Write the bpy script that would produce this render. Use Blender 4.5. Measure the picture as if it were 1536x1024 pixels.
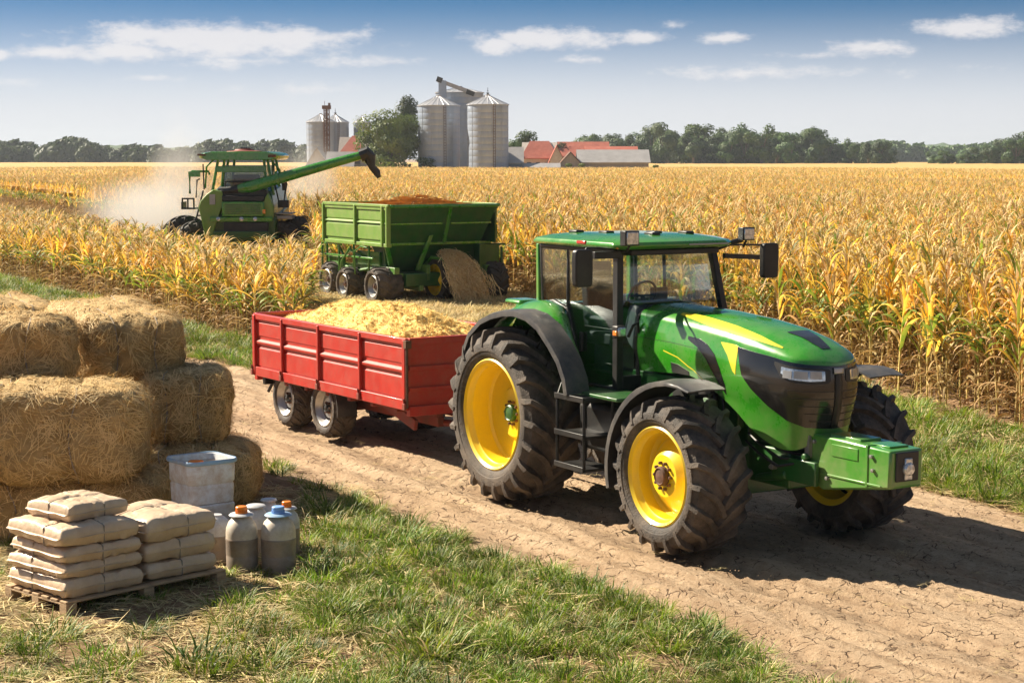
import bpy, math, random
import numpy as np
from mathutils import Vector, Matrix, noise as mn

# ------------------------------------------------------------------ camera, sky, sun, exposure
for o in list(bpy.data.objects): bpy.data.objects.remove(o)
S = bpy.context.scene; COL = S.collection
R = math.radians
random.seed(7); rng = np.random.default_rng(7)

FPX = 2700.0; HC = 3.7; PITCH = math.atan(274/FPX)
cd = bpy.data.cameras.new('camera'); cam = bpy.data.objects.new('camera', cd); COL.objects.link(cam)
cd.sensor_width = 36; cd.lens = FPX*36/1536; cd.clip_start = .1; cd.clip_end = 9000
cam.location = (0, 0, HC); cam.rotation_euler = (R(90)-PITCH, 0, 0); S.camera = cam
S.render.resolution_x = 1024; S.render.resolution_y = 682
SUN_AZ, SUN_EL = -62.0, 38.0            # azimuth from +Y, clockwise
HAZE = .00015

W = bpy.data.worlds.new('World'); S.world = W; W.use_nodes = True
def build_world():
    nt = W.node_tree; nt.nodes.clear(); N = nt.nodes.new; Lk = nt.links.new
    def math_(op, a, b=None, c=None, clamp=False):
        n = N('ShaderNodeMath'); n.operation = op; n.use_clamp = clamp
        for i, v in enumerate((a, b, c)):
            if v is None: continue
            if isinstance(v, (int, float)): n.inputs[i].default_value = v
            else: Lk(v, n.inputs[i])
        return n.outputs[0]
    tc = N('ShaderNodeTexCoord'); sp = N('ShaderNodeSeparateXYZ'); Lk(tc.outputs['Generated'], sp.inputs[0])
    z = math_('MULTIPLY', math_('MAXIMUM', sp.outputs[2], 0.0), SKY_Z)
    z = math_('ADD', z, 0.045)
    cb = N('ShaderNodeCombineXYZ'); Lk(sp.outputs[0], cb.inputs[0]); Lk(sp.outputs[1], cb.inputs[1]); Lk(z, cb.inputs[2])
    nm = N('ShaderNodeVectorMath'); nm.operation = 'NORMALIZE'; Lk(cb.outputs[0], nm.inputs[0])
    sky = N('ShaderNodeTexSky'); sky.sky_type = 'NISHITA'; sky.sun_disc = False
    sky.sun_elevation = R(SUN_EL); sky.sun_rotation = R(SUN_AZ); sky.air_density = 1.0; sky.dust_density = .5; sky.ozone_density = 2.2
    Lk(nm.outputs[0], sky.inputs[0])
    az = math_('ARCTAN2', sp.outputs[0], sp.outputs[1]); el = math_('ARCSINE', sp.outputs[2])
    ae = N('ShaderNodeCombineXYZ'); Lk(az, ae.inputs[0]); Lk(el, ae.inputs[1])
    clouds = [(335,66,270,34,1),(200,84,140,20,1),(450,62,150,22,.9),(90,86,60,14,.7),(240,60,110,24,1),(330,100,70,12,.5),(545,96,110,12,.55),(10,92,50,14,.9),(820,62,150,22,1),(960,60,50,14,.8),(745,70,60,20,.9),(1080,62,50,12,.9),(1430,50,110,20,1),(1295,78,75,16,.85),(1210,88,70,8,.6),
              (1120,112,150,16,.6),(860,92,60,10,.55),(30,130,90,12,.4),(240,122,70,9,.45),(480,135,120,14,.35),(290,0,60,8,.6),(1005,42,30,9,.45),(380,96,170,11,.45),(1330,112,160,12,.3)]
    mx = None
    for (px, py, w, h, a) in clouds:
        sb = N('ShaderNodeVectorMath'); sb.operation = 'SUBTRACT'; Lk(ae.outputs[0], sb.inputs[0])
        sb.inputs[1].default_value = ((px-768)/FPX, (238-py)/FPX, 0)
        ml = N('ShaderNodeVectorMath'); ml.operation = 'MULTIPLY'; Lk(sb.outputs[0], ml.inputs[0]); ml.inputs[1].default_value = (FPX/w, FPX/h, 0)
        ln = N('ShaderNodeVectorMath'); ln.operation = 'LENGTH'; Lk(ml.outputs[0], ln.inputs[0])
        v = math_('MULTIPLY', math_('SUBTRACT', 1.0, ln.outputs['Value']), a)
        mx = v if mx is None else math_('MAXIMUM', mx, v)
    sc = N('ShaderNodeVectorMath'); sc.operation = 'MULTIPLY'; Lk(ae.outputs[0], sc.inputs[0]); sc.inputs[1].default_value = (42, 90, 1)
    no = N('ShaderNodeTexNoise'); no.inputs['Scale'].default_value = 1.3; no.inputs['Detail'].default_value = 8; no.inputs['Roughness'].default_value = .68
    Lk(sc.outputs[0], no.inputs['Vector'])
    q = math_('ADD', mx, math_('MULTIPLY', math_('SUBTRACT', no.outputs[0], .5), 1.7))
    mr = N('ShaderNodeMapRange'); mr.interpolation_type = 'SMOOTHSTEP'; Lk(q, mr.inputs[0]); mr.inputs[1].default_value = .04; mr.inputs[2].default_value = .74
    fade = math_('MULTIPLY', mr.outputs[0], .85)
    hs = N('ShaderNodeHueSaturation'); Lk(sky.outputs[0], hs.inputs['Color']); hs.inputs['Saturation'].default_value = SKY_SAT; hs.inputs['Hue'].default_value = .487; hs.inputs['Value'].default_value = SKY_VAL
    mix = N('ShaderNodeMix'); mix.data_type = 'RGBA'; Lk(fade, mix.inputs[0]); Lk(hs.outputs[0], mix.inputs[6])
    mix.inputs[7].default_value = CLOUD_COL
    hf = N('ShaderNodeMapRange'); hf.interpolation_type = 'SMOOTHSTEP'; Lk(el, hf.inputs[0]); hf.inputs[1].default_value = .020; hf.inputs[2].default_value = .094; hf.inputs[3].default_value = .93; hf.inputs[4].default_value = .0
    mh = N('ShaderNodeMix'); mh.data_type = 'RGBA'; Lk(hf.outputs[0], mh.inputs[0]); Lk(hs.outputs[0], mh.inputs[6]); mh.inputs[7].default_value = (5.75, 5.8, 6.0, 1); hg = N('ShaderNodeMapRange'); hg.interpolation_type = 'SMOOTHSTEP'; Lk(el, hg.inputs[0]); hg.inputs[1].default_value = .12; hg.inputs[2].default_value = .5; hg.inputs[4].default_value = .27
    mg = N('ShaderNodeMix'); mg.data_type = 'RGBA'; Lk(hg.outputs[0], mg.inputs[0]); Lk(mh.outputs[2], mg.inputs[6]); mg.inputs[7].default_value = (3.9, 3.4, 2.9, 1); Lk(mg.outputs[2], mix.inputs[6])  # pale warm sky added above the view to fill and neutralise shadows
    bg = N('ShaderNodeBackground'); Lk(mix.outputs[2], bg.inputs[0]); bg.inputs[1].default_value = .058
    out = N('ShaderNodeOutputWorld'); Lk(bg.outputs[0], out.inputs[0])
SKY_Z, SKY_SAT, SKY_VAL, CLOUD_COL = 7.0, 1.42, .76, (6.4, 6.2, 6.25, 1)
build_world()

sd = bpy.data.lights.new('sun', 'SUN'); sun = bpy.data.objects.new('sun', sd); COL.objects.link(sun)
sd.energy = 5.0; sd.angle = R(.5); sd.color = (1, .89, .71)
sv = Vector((math.sin(R(SUN_AZ))*math.cos(R(SUN_EL)), math.cos(R(SUN_AZ))*math.cos(R(SUN_EL)), math.sin(R(SUN_EL))))
sun.rotation_euler = sv.to_track_quat('Z', 'Y').to_euler()
S.view_settings.view_transform = 'Standard'; S.view_settings.look = 'None'; S.view_settings.gamma = 1; S.view_settings.exposure = 1.25

# ------------------------------------------------------------------ helpers
class MB:
    def __init__(s): s.v = []; s.f = []; s.m = []
    def add(s, vs, fs, mi=0):
        b = len(s.v); s.v += [tuple(v) for v in vs]; s.f += [tuple(i+b for i in f) for f in fs]; s.m += [mi]*len(fs)
    def box(s, c, d, rz=0, mi=0, ry=0, rx=0):
        M_ = Matrix.Rotation(rz, 3, 'Z') @ Matrix.Rotation(ry, 3, 'Y') @ Matrix.Rotation(rx, 3, 'X')
        vs = [Vector(c) + M_ @ Vector((x*d[0]/2, y*d[1]/2, z*d[2]/2)) for x in (-1, 1) for y in (-1, 1) for z in (-1, 1)]
        s.add(vs, [(0,1,3,2),(4,6,7,5),(0,4,5,1),(2,3,7,6),(0,2,6,4),(1,5,7,3)], mi); return s
    def b2(s, lo, hi, mi=0):
        return s.box([(a+b)/2 for a, b in zip(lo, hi)], [abs(b-a) for a, b in zip(lo, hi)], mi=mi)
    def prism(s, pts, axis, a, b, mi=0):
        # pts 2D polygon; axis 0: (y,z) extruded in x; 1: (x,z) in y; 2: (x,y) in z
        def P(p, t): return (t, p[0], p[1]) if axis == 0 else ((p[0], t, p[1]) if axis == 1 else (p[0], p[1], t))
        n = len(pts); vs = [P(p, a) for p in pts]+[P(p, b) for p in pts]
        s.add(vs, [tuple(range(n))[::-1], tuple(range(n, 2*n))]+[(i, (i+1) % n, n+(i+1) % n, n+i) for i in range(n)], mi); return s
    def loft(s, rings, closed=True, cap=True, mi=0):
        n = len(rings[0]); vs = [p for r in rings for p in r]; fs = []
        for i in range(len(rings)-1):
            for j in range(n if closed else n-1):
                k = (j+1) % n; fs.append((i*n+j, i*n+k, (i+1)*n+k, (i+1)*n+j))
        if cap and closed: fs += [tuple(range(n))[::-1], tuple(range((len(rings)-1)*n, len(rings)*n))]
        s.add(vs, fs, mi); return s
    def tube(s, path, r, n=8, mi=0, cap=True):
        P = [Vector(p) for p in path]; rr = r if isinstance(r, (list, tuple)) else [r]*len(P)
        rings = []; up = Vector((0, 0, 1))
        for i, p in enumerate(P):
            t = (P[min(i+1, len(P)-1)]-P[max(i-1, 0)]).normalized()
            a = t.cross(up)
            if a.length < .1: a = t.cross(Vector((1, 0, 0)))
            a.normalize(); b = t.cross(a).normalized()
            rings.append([p+(a*math.cos(2*math.pi*k/n)+b*math.sin(2*math.pi*k/n))*rr[i] for k in range(n)])
        return s.loft(rings, True, cap, mi)
    def lathe(s, prof, n=32, axis=2, c=(0, 0, 0), mi=0, closed=False):
        # prof: (r, h) list
        rings = []
        for (r, h) in prof:
            ring = []
            for k in range(n):
                a = 2*math.pi*k/n; x, y = r*math.cos(a), r*math.sin(a)
                p = (x, y, h) if axis == 2 else ((x, h, y) if axis == 1 else (h, x, y))
                ring.append((p[0]+c[0], p[1]+c[1], p[2]+c[2]))
            rings.append(ring)
        return s.loft(rings, True, closed, mi)
    def grid(s, fn, nu, nv, mi=0):
        vs = [fn(i/nu, j/nv) for i in range(nu+1) for j in range(nv+1)]
        s.add(vs, [(i*(nv+1)+j, (i+1)*(nv+1)+j, (i+1)*(nv+1)+j+1, i*(nv+1)+j+1) for i in range(nu) for j in range(nv)], mi); return s
    def build(s, name, mats, parent=None, bevel=0, smooth=35, loc=None, rz=0, solid=0, subs=0):
        me = bpy.data.meshes.new(name); me.from_pydata([tuple(v) for v in s.v], [], s.f)
        if not isinstance(mats, (list, tuple)): mats = [mats]
        for m in mats: me.materials.append(m)
        if len(mats) > 1: me.polygons.foreach_set('material_index', s.m)
        fixn(me)
        if smooth: me.shade_smooth(); me.set_sharp_from_angle(angle=R(smooth))
        o = bpy.data.objects.new(name, me); COL.objects.link(o)
        if parent: o.parent = parent
        if loc is not None: o.location = loc
        o.rotation_euler.z = rz
        if solid:
            md = o.modifiers.new('Solidify', 'SOLIDIFY'); md.thickness = solid; md.offset = 0
        if subs:
            md = o.modifiers.new('Sub', 'SUBSURF'); md.levels = subs; md.render_levels = subs
        if bevel:
            md = o.modifiers.new('Bevel', 'BEVEL'); md.width = bevel; md.segments = 2; md.limit_method = 'ANGLE'; md.angle_limit = R(40)
        return o
import bmesh
def fixn(me):
    if len(me.polygons) > 20000: return
    bm = bmesh.new(); bm.from_mesh(me); bmesh.ops.recalc_face_normals(bm, faces=bm.faces); bm.to_mesh(me); bm.free()
def tag(o, label=None, cat=None, group=None, kind=None):
    if label: o['label'] = label
    if cat: o['category'] = cat
    if group: o['group'] = group
    if kind: o['kind'] = kind
    return o
def empty(name, loc, rz, label, cat, group=None):
    o = bpy.data.objects.new(name, None); COL.objects.link(o); o.location = loc; o.rotation_euler.z = rz; o.empty_display_size = .2
    return tag(o, label, cat, group)
def copy_tree(o, parent=None):
    c = o.copy(); COL.objects.link(c); c.parent = parent
    for ch in o.children: copy_tree(ch, c)
    return c
def fb(x, y, z=0, o=4): return mn.fractal((x, y, z), 1.0, 2.0, o)

# ------------------------------------------------------------------ materials
def mat(name, c1, c2=None, rough=.6, scale=6, bump=0, bscale=40, metal=0, coat=0, dust=0, dustcol=(.30, .22, .15), transl=0, rand=0, stretch=None, spec=.5, dscale=3.1, lowdust=None, rrange=0):
    m = bpy.data.materials.new(name); m.use_nodes = True; nt = m.node_tree; nt.nodes.clear(); N = nt.nodes.new; Lk = nt.links.new
    out = N('ShaderNodeOutputMaterial'); p = N('ShaderNodeBsdfPrincipled'); Lk(p.outputs[0], out.inputs[0])
    p.inputs['Roughness'].default_value = rough; p.inputs['Metallic'].default_value = metal; p.inputs['Coat Weight'].default_value = coat
    p.inputs['Coat Roughness'].default_value = .06; p.inputs['Specular IOR Level'].default_value = spec
    tc = N('ShaderNodeTexCoord'); vec = tc.outputs['Object']
    if stretch:
        mp = N('ShaderNodeMapping'); mp.inputs['Scale'].default_value = stretch; Lk(vec, mp.inputs[0]); vec = mp.outputs[0]
    n1 = N('ShaderNodeTexNoise'); n1.inputs['Scale'].default_value = scale; n1.inputs['Detail'].default_value = 6; n1.inputs['Roughness'].default_value = .6; Lk(vec, n1.inputs[0])
    rp = N('ShaderNodeValToRGB'); rp.color_ramp.elements[0].position = .35; rp.color_ramp.elements[1].position = .65
    rp.color_ramp.elements[0].color = (*c1, 1); rp.color_ramp.elements[1].color = (*(c2 or c1), 1); Lk(n1.outputs[0], rp.inputs[0])
    col = rp.outputs[0]
    def mixc(f, a, b):
        mx = N('ShaderNodeMix'); mx.data_type = 'RGBA'
        if isinstance(f, (int, float)): mx.inputs[0].default_value = f
        else: Lk(f, mx.inputs[0])
        for i, v in ((6, a), (7, b)):
            if isinstance(v, tuple): mx.inputs[i].default_value = (*v[:3], 1)
            else: Lk(v, mx.inputs[i])
        return mx.outputs[2]
    if dust:
        n2 = N('ShaderNodeTexNoise'); n2.inputs['Scale'].default_value = dscale; n2.inputs['Detail'].default_value = 9; n2.inputs['Roughness'].default_value = .75; Lk(tc.outputs['Object'], n2.inputs[0])
        mr = N('ShaderNodeMapRange'); mr.inputs[1].default_value = .42; mr.inputs[2].default_value = .72; mr.inputs[4].default_value = dust; Lk(n2.outputs[0], mr.inputs[0])
        f = mr.outputs[0]
        if lowdust:     # mud collects low on the thing: object z from lowdust[0] (full) to lowdust[1] (none)
            sp = N('ShaderNodeSeparateXYZ'); Lk(tc.outputs['Object'], sp.inputs[0])
            m2 = N('ShaderNodeMapRange'); m2.inputs[1].default_value = lowdust[0]; m2.inputs[2].default_value = lowdust[1]; m2.inputs[3].default_value = lowdust[2]; m2.inputs[4].default_value = 0; Lk(sp.outputs[2], m2.inputs[0])
            mu = N('ShaderNodeMath'); mu.operation = 'MULTIPLY'; Lk(m2.outputs[0], mu.inputs[0]); Lk(n2.outputs[0], mu.inputs[1])
            ad = N('ShaderNodeMath'); ad.operation = 'ADD'; ad.use_clamp = True; Lk(f, ad.inputs[0]); Lk(mu.outputs[0], ad.inputs[1]); f = ad.outputs[0]
        col = mixc(f, col, dustcol)
        rr = N('ShaderNodeMapRange'); rr.inputs[3].default_value = rough; rr.inputs[4].default_value = .9; Lk(f, rr.inputs[0]); Lk(rr.outputs[0], p.inputs['Roughness'])
    if rand:
        oi = N('ShaderNodeObjectInfo'); hs = N('ShaderNodeHueSaturation'); Lk(col, hs.inputs['Color'])
        mr = N('ShaderNodeMapRange'); mr.inputs[3].default_value = .5-rand*.016; mr.inputs[4].default_value = .5+rand*.022; Lk(oi.outputs['Random'], mr.inputs[0]); Lk(mr.outputs[0], hs.inputs['Hue'])
        wn = N('ShaderNodeTexWhiteNoise'); wn.noise_dimensions = '1D'; Lk(oi.outputs['Random'], wn.inputs['W'])
        m3 = N('ShaderNodeMapRange'); m3.inputs[3].default_value = 1-rand*.5; m3.inputs[4].default_value = 1+rand*.4; Lk(wn.outputs[0], m3.inputs[0]); Lk(m3.outputs[0], hs.inputs['Value'])
        col = hs.outputs[0]
    Lk(col, p.inputs['Base Color'])
    if bump:
        nb = N('ShaderNodeTexNoise'); nb.inputs['Scale'].default_value = bscale; nb.inputs['Detail'].default_value = 6; Lk(vec, nb.inputs[0])
        b = N('ShaderNodeBump'); b.inputs['Strength'].default_value = bump; b.inputs['Distance'].default_value = .02; Lk(nb.outputs[0], b.inputs['Height']); Lk(b.outputs[0], p.inputs['Normal'])
    if transl:
        t = N('ShaderNodeBsdfTranslucent'); Lk(col, t.inputs[0]); mx = N('ShaderNodeMixShader'); mx.inputs[0].default_value = transl
        Lk(p.outputs[0], mx.inputs[1]); Lk(t.outputs[0], mx.inputs[2]); Lk(mx.outputs[0], out.inputs[0])
    return m
def glass(name, tint, refl=.12, rough=.02):
    m = bpy.data.materials.new(name); m.use_nodes = True; nt = m.node_tree; nt.nodes.clear(); N = nt.nodes.new; Lk = nt.links.new
    out = N('ShaderNodeOutputMaterial'); t = N('ShaderNodeBsdfTransparent'); t.inputs[0].default_value = (*tint, 1)
    g = N('ShaderNodeBsdfGlossy'); g.inputs['Roughness'].default_value = rough
    lw = N('ShaderNodeLayerWeight'); lw.inputs[0].default_value = .35; mr = N('ShaderNodeMapRange'); mr.inputs[3].default_value = refl; mr.inputs[4].default_value = .45; Lk(lw.outputs['Fresnel'], mr.inputs[0])
    mx = N('ShaderNodeMixShader'); Lk(mr.outputs[0], mx.inputs[0]); Lk(t.outputs[0], mx.inputs[1]); Lk(g.outputs[0], mx.inputs[2]); Lk(mx.outputs[0], out.inputs[0])
    return m
DUST = (.36, .26, .17)
m_green = mat('green_paint', (.022, .21, .008), (.034, .27, .012), rough=.25, scale=2, coat=.9, lowdust=(.6, 1.35, .55), dust=.22, dustcol=DUST)
m_dgreen = mat('dark_green_paint', (.006, .085, .012), (.012, .11, .016), rough=.38, scale=4, coat=.4, dust=.35, dustcol=(.12, .10, .06))
m_ygreen = mat('light_green_paint', (.16, .30, .045), (.20, .34, .06), rough=.45, scale=3, dust=.3, dustcol=DUST)
m_yellow = mat('yellow_paint', (.88, .60, .008), (.94, .68, .014), rough=.35, scale=3, coat=.5, dust=.30, dustcol=(.42, .26, .08))
m_decal_and_reflection = mat('yellow_decal', (.62, .56, .03), (.80, .62, .04), rough=.3, coat=.6)  # shared by the decals and the painted reflection on the hood top
m_black = mat('black_plastic', (.012, .012, .013), (.02, .02, .02), rough=.42, dust=.15, dustcol=(.16, .13, .10))
m_fender = mat('fender_plastic', (.035, .036, .040), (.055, .054, .055), rough=.42, dust=.55, dustcol=(.19, .16, .13))
m_gloss = mat('gloss_black', (.008, .008, .009), (.014, .013, .012), rough=.2, coat=.5, dust=.06, dustcol=(.08, .07, .06))
m_metal = mat('bare_metal', (.35, .34, .32), (.45, .43, .40), rough=.4, metal=.8, dust=.4, dustcol=(.25, .2, .15))
m_rubber = mat('tyre_rubber', (.040, .034, .031), (.075, .062, .052), rough=.75, scale=5, bump=.5, bscale=60, dust=.8, dscale=2.2, dustcol=(.24, .185, .14))
m_rubber2 = mat('dark_tyre_rubber', (.030, .028, .028), (.05, .045, .04), rough=.75, scale=5, bump=.4, bscale=50, dust=.5, dustcol=(.14, .11, .085))
m_glass = glass('cab_glass', (.90, .95, .95), .035)
m_lens = mat('lamp_lens', (.75, .78, .80), (.35, .38, .42), rough=.12, scale=30, metal=.55, coat=1)
m_amber = mat('amber_lens', (.8, .22, .03), (.9, .30, .05), rough=.2, coat=1)
m_redlens = mat('red_lens', (.55, .03, .02), rough=.2, coat=1)
m_red = mat('red_paint', (.44, .014, .008), (.52, .024, .014), rough=.4, scale=4, coat=.3, dscale=6, dust=.45, dustcol=(.36, .11, .07))
m_redd = mat('rusty_red', (.30, .03, .02), (.20, .05, .03), rough=.6, scale=9, dust=.5, dustcol=(.2, .12, .08))
m_rust = mat('rust', (.16, .07, .035), (.08, .04, .025), rough=.8, scale=12)
m_silver = mat('silver_rim', (.55, .55, .54), (.42, .41, .40), rough=.35, metal=.75, dust=.4, dustcol=(.3, .25, .2))
m_interior = mat('cab_interior', (.05, .065, .075), (.07, .085, .095), rough=.6)
m_cream = mat('chopped_crop', (.80, .52, .13), (.95, .70, .25), rough=.8, scale=14, bump=.9, bscale=70)
m_straw = mat('straw', (.62, .43, .18), (.82, .62, .32), rough=.65, scale=5, transl=.2)
m_straw2 = mat('straw_core', (.34, .22, .085), (.50, .34, .15), rough=.9, scale=9, bump=1, bscale=60)
m_paper = mat('paper_sack', (.58, .42, .28), (.68, .53, .38), rough=.34, scale=4, bump=.5, bscale=14, dscale=7, dust=.4, dustcol=(.42, .30, .19))
m_cord = mat('cord', (.32, .27, .22), rough=.8)
m_wood = mat('pallet_wood', (.58, .40, .23), (.38, .25, .14), rough=.8, scale=5, stretch=(1, 1, 9), bump=.3, bscale=30, dust=.5, dustcol=(.2, .15, .1))
m_tub = mat('white_plastic', (.66, .70, .74), (.74, .76, .78), rough=.35, scale=4, dust=.95, dscale=6, dustcol=(.42, .30, .20))
m_tubblue = mat('blue_plastic', (.20, .38, .60), (.28, .46, .66), rough=.35, scale=4, dust=.7, dustcol=(.40, .32, .25))
m_liquid = mat('dirty_liquid', (.10, .055, .02), (.16, .09, .03), rough=.12, coat=1)
m_jug = mat('dirty_jug_plastic', (.58, .50, .40), (.66, .60, .52), rough=.4, scale=7, dscale=11, dust=.6, dustcol=(.32, .22, .13))
m_jugl = mat('jug_lower_plastic', (.24, .21, .19), (.33, .27, .22), rough=.35, scale=9, dscale=12, dust=.8, dustcol=(.24, .17, .12))
m_jugw = mat('grey_white_plastic', (.50, .52, .55), (.60, .62, .64), rough=.4, dust=.7, dscale=10, dustcol=(.3, .23, .17))
m_bluecap = mat('blue_cap', (.22, .40, .75), rough=.35)
m_orange = mat('orange_cap', (.85, .22, .02), rough=.35)
m_leafg = mat('leaf_green', (.12, .22, .025), (.30, .32, .04), rough=.6, scale=5, transl=.45, rand=.9)
m_leafy = mat('leaf_gold', (.82, .46, .045), (.96, .66, .14), rough=.55, scale=5, transl=.45, rand=.9)
m_leafb = mat('leaf_withered', (.32, .19, .07), (.52, .35, .15), rough=.8, scale=6, transl=.25, rand=.8)
m_leafd = mat('leaf_dry', (.60, .38, .15), (.80, .58, .30), rough=.7, scale=6, transl=.3, rand=.8)
m_stalk = mat('stalk', (.50, .40, .12), (.66, .46, .18), rough=.6, scale=8, rand=.6)
m_grass = mat('grass_blade', (.10, .19, .010), (.25, .30, .025), rough=.5, scale=3, transl=.4, rand=1)
m_grassd = mat('dry_grass_blade', (.55, .42, .19), (.74, .60, .32), rough=.7, scale=3, transl=.25, rand=.8)
m_crown = mat('tree_leaves', (.032, .085, .012), (.08, .125, .02), rough=.6, scale=.25, transl=.3, rand=.9)
m_crown2 = mat('yellowish_tree_leaves', (.085, .145, .02), (.17, .21, .03), rough=.6, scale=.3, transl=.3, rand=.3)
m_bark = mat('bark', (.10, .075, .05), (.16, .12, .08), rough=.9)
m_silo = mat('galvanised_silo', (.28, .34, .44), (.38, .44, .54), rough=.4, scale=.5, metal=.35, stretch=(1, 1, .25), dust=.22, dustcol=(.34, .29, .26))
m_siloroof = mat('silo_roof', (.50, .50, .52), (.58, .58, .60), rough=.4, metal=.5)
m_wall = mat('pale_wall', (.55, .50, .45), (.62, .57, .51), rough=.9, scale=1, dust=.5, dustcol=(.35, .28, .22))
m_wood2 = mat('grey_barn_boards', (.34, .30, .27), (.42, .37, .33), rough=.9, scale=1.5, stretch=(3, 3, .3))
m_rooftile = mat('red_roof_tiles', (.34, .085, .055), (.44, .13, .085), rough=.8, scale=.8)
m_sheet = mat('grey_sheet_roof', (.36, .34, .33), (.44, .42, .41), rough=.5, scale=.7, metal=.3)
m_darkwin = mat('dark_opening', (.02, .022, .025), rough=.3)

# ------------------------------------------------------------------ ground
TA = R(-59.35); TO = Vector((.7646, 19.885, 0)); THX = Vector((math.cos(TA), math.sin(TA))); THY = Vector((-math.sin(TA), math.cos(TA)))
FIELD_A = [(-4.0, 33.8), (-16.1, 56.6), (-75.2, 168), (-58.7, 168), (-8.9, 50), (-7.2, 46.5), (-5.1, 46.5)]
FIELD_B = [(13, 3), (6.93, 24.1), (6.55, 25.7), (.3, 48.6), (-.8, 50.6), (-6.0, 54.5), (-6.9, 62), (-51.5, 168), (-75.2, 168), (-120, 250), (-160, 420), (160, 420), (60, 3)]
def inpoly(poly, X, Y):
    X = np.asarray(X, float); Y = np.asarray(Y, float); ins = np.zeros(X.shape, bool); n = len(poly)
    for i in range(n):
        x1, y1 = poly[i]; x2, y2 = poly[(i+1) % n]
        if y1 == y2: continue
        c = ((Y > min(y1, y2)) & (Y <= max(y1, y2))) & (X < (x2-x1)*(Y-y1)/(y2-y1)+x1)
        ins ^= c
    return ins
def seg_dist(poly, X, Y, closed=True):
    X = np.asarray(X, float); Y = np.asarray(Y, float); d = np.full(X.shape, 1e9); n = len(poly)
    for i in range(n if closed else n-1):
        a = np.array(poly[i]); b = np.array(poly[(i+1) % n]); ab = b-a
        t = np.clip(((X-a[0])*ab[0]+(Y-a[1])*ab[1])/(ab@ab), 0, 1)
        d = np.minimum(d, np.hypot(X-a[0]-t*ab[0], Y-a[1]-t*ab[1]))
    return d
def G(px, py, z=0):
    f, h = FPX, HC; c, s = math.cos(PITCH), math.sin(PITCH)
    u = (512-py)/f; rx = (px-768)/f; ry = c+u*s; rz = -s+u*c; t = (z-h)/rz
    return (rx*t, ry*t)
near_px = [(120, 560), (345, 640), (410, 712), (560, 782), (720, 842), (850, 886), (960, 925), (1050, 962), (1120, 1000), (1160, 1030), (1400, 1120)]
far_px = [(1640, 800), (1536, 770), (1400, 733), (1250, 700), (1000, 640), (700, 600), (390, 556), (265, 532), (130, 500), (0, 462), (-60, 452)]
NEAR = [G(*p) for p in near_px]; FAR = [G(*p) for p in far_px]
TRACK = NEAR+[(8, 7), (14, 10)]+FAR+[(-26, 52), (-14, 30)]
def ground_h(X, Y):
    h = np.zeros(len(X))
    u = (X-TO.x)*THX.x+(Y-TO.y)*THX.y; v = (X-TO.x)*THY.x+(Y-TO.y)*THY.y
    for i in range(len(X)):
        x, y = X[i], Y[i]
        n = mn.noise((x*1.1, y*1.1, 0))*.018 + mn.noise((x*4, y*4, 3))*.009+mn.noise((x*11, y*11, 8))*.005
        w = mn.noise((u[i]*.35, 5.0, 0))*.25
        n += mn.noise((u[i]*1.2, v[i]*6, 9))*.034 + mn.noise((u[i]*4, v[i]*13, 19))*.018
        h[i] = n
        for c0, wd, dp in ((-.9, .34, .06), (.95, .34, .06), (-2.1, .22, .055), (-2.9, .20, .045), (-1.55, .12, .03), (.1, .14, .02), (2.0, .2, .02)):
            d = abs(v[i]-c0-w)/wd
            if d < 1.7:
                h[i] -= dp*math.exp(-d*d*2.2)
                if d < 1: h[i] += .018*(1-d)*math.copysign(1, math.sin(u[i]*26+abs(v[i]-c0-w)*22))*.7
                h[i] += .028*math.exp(-((d-1.25)/.25)**2)
    return h
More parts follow.
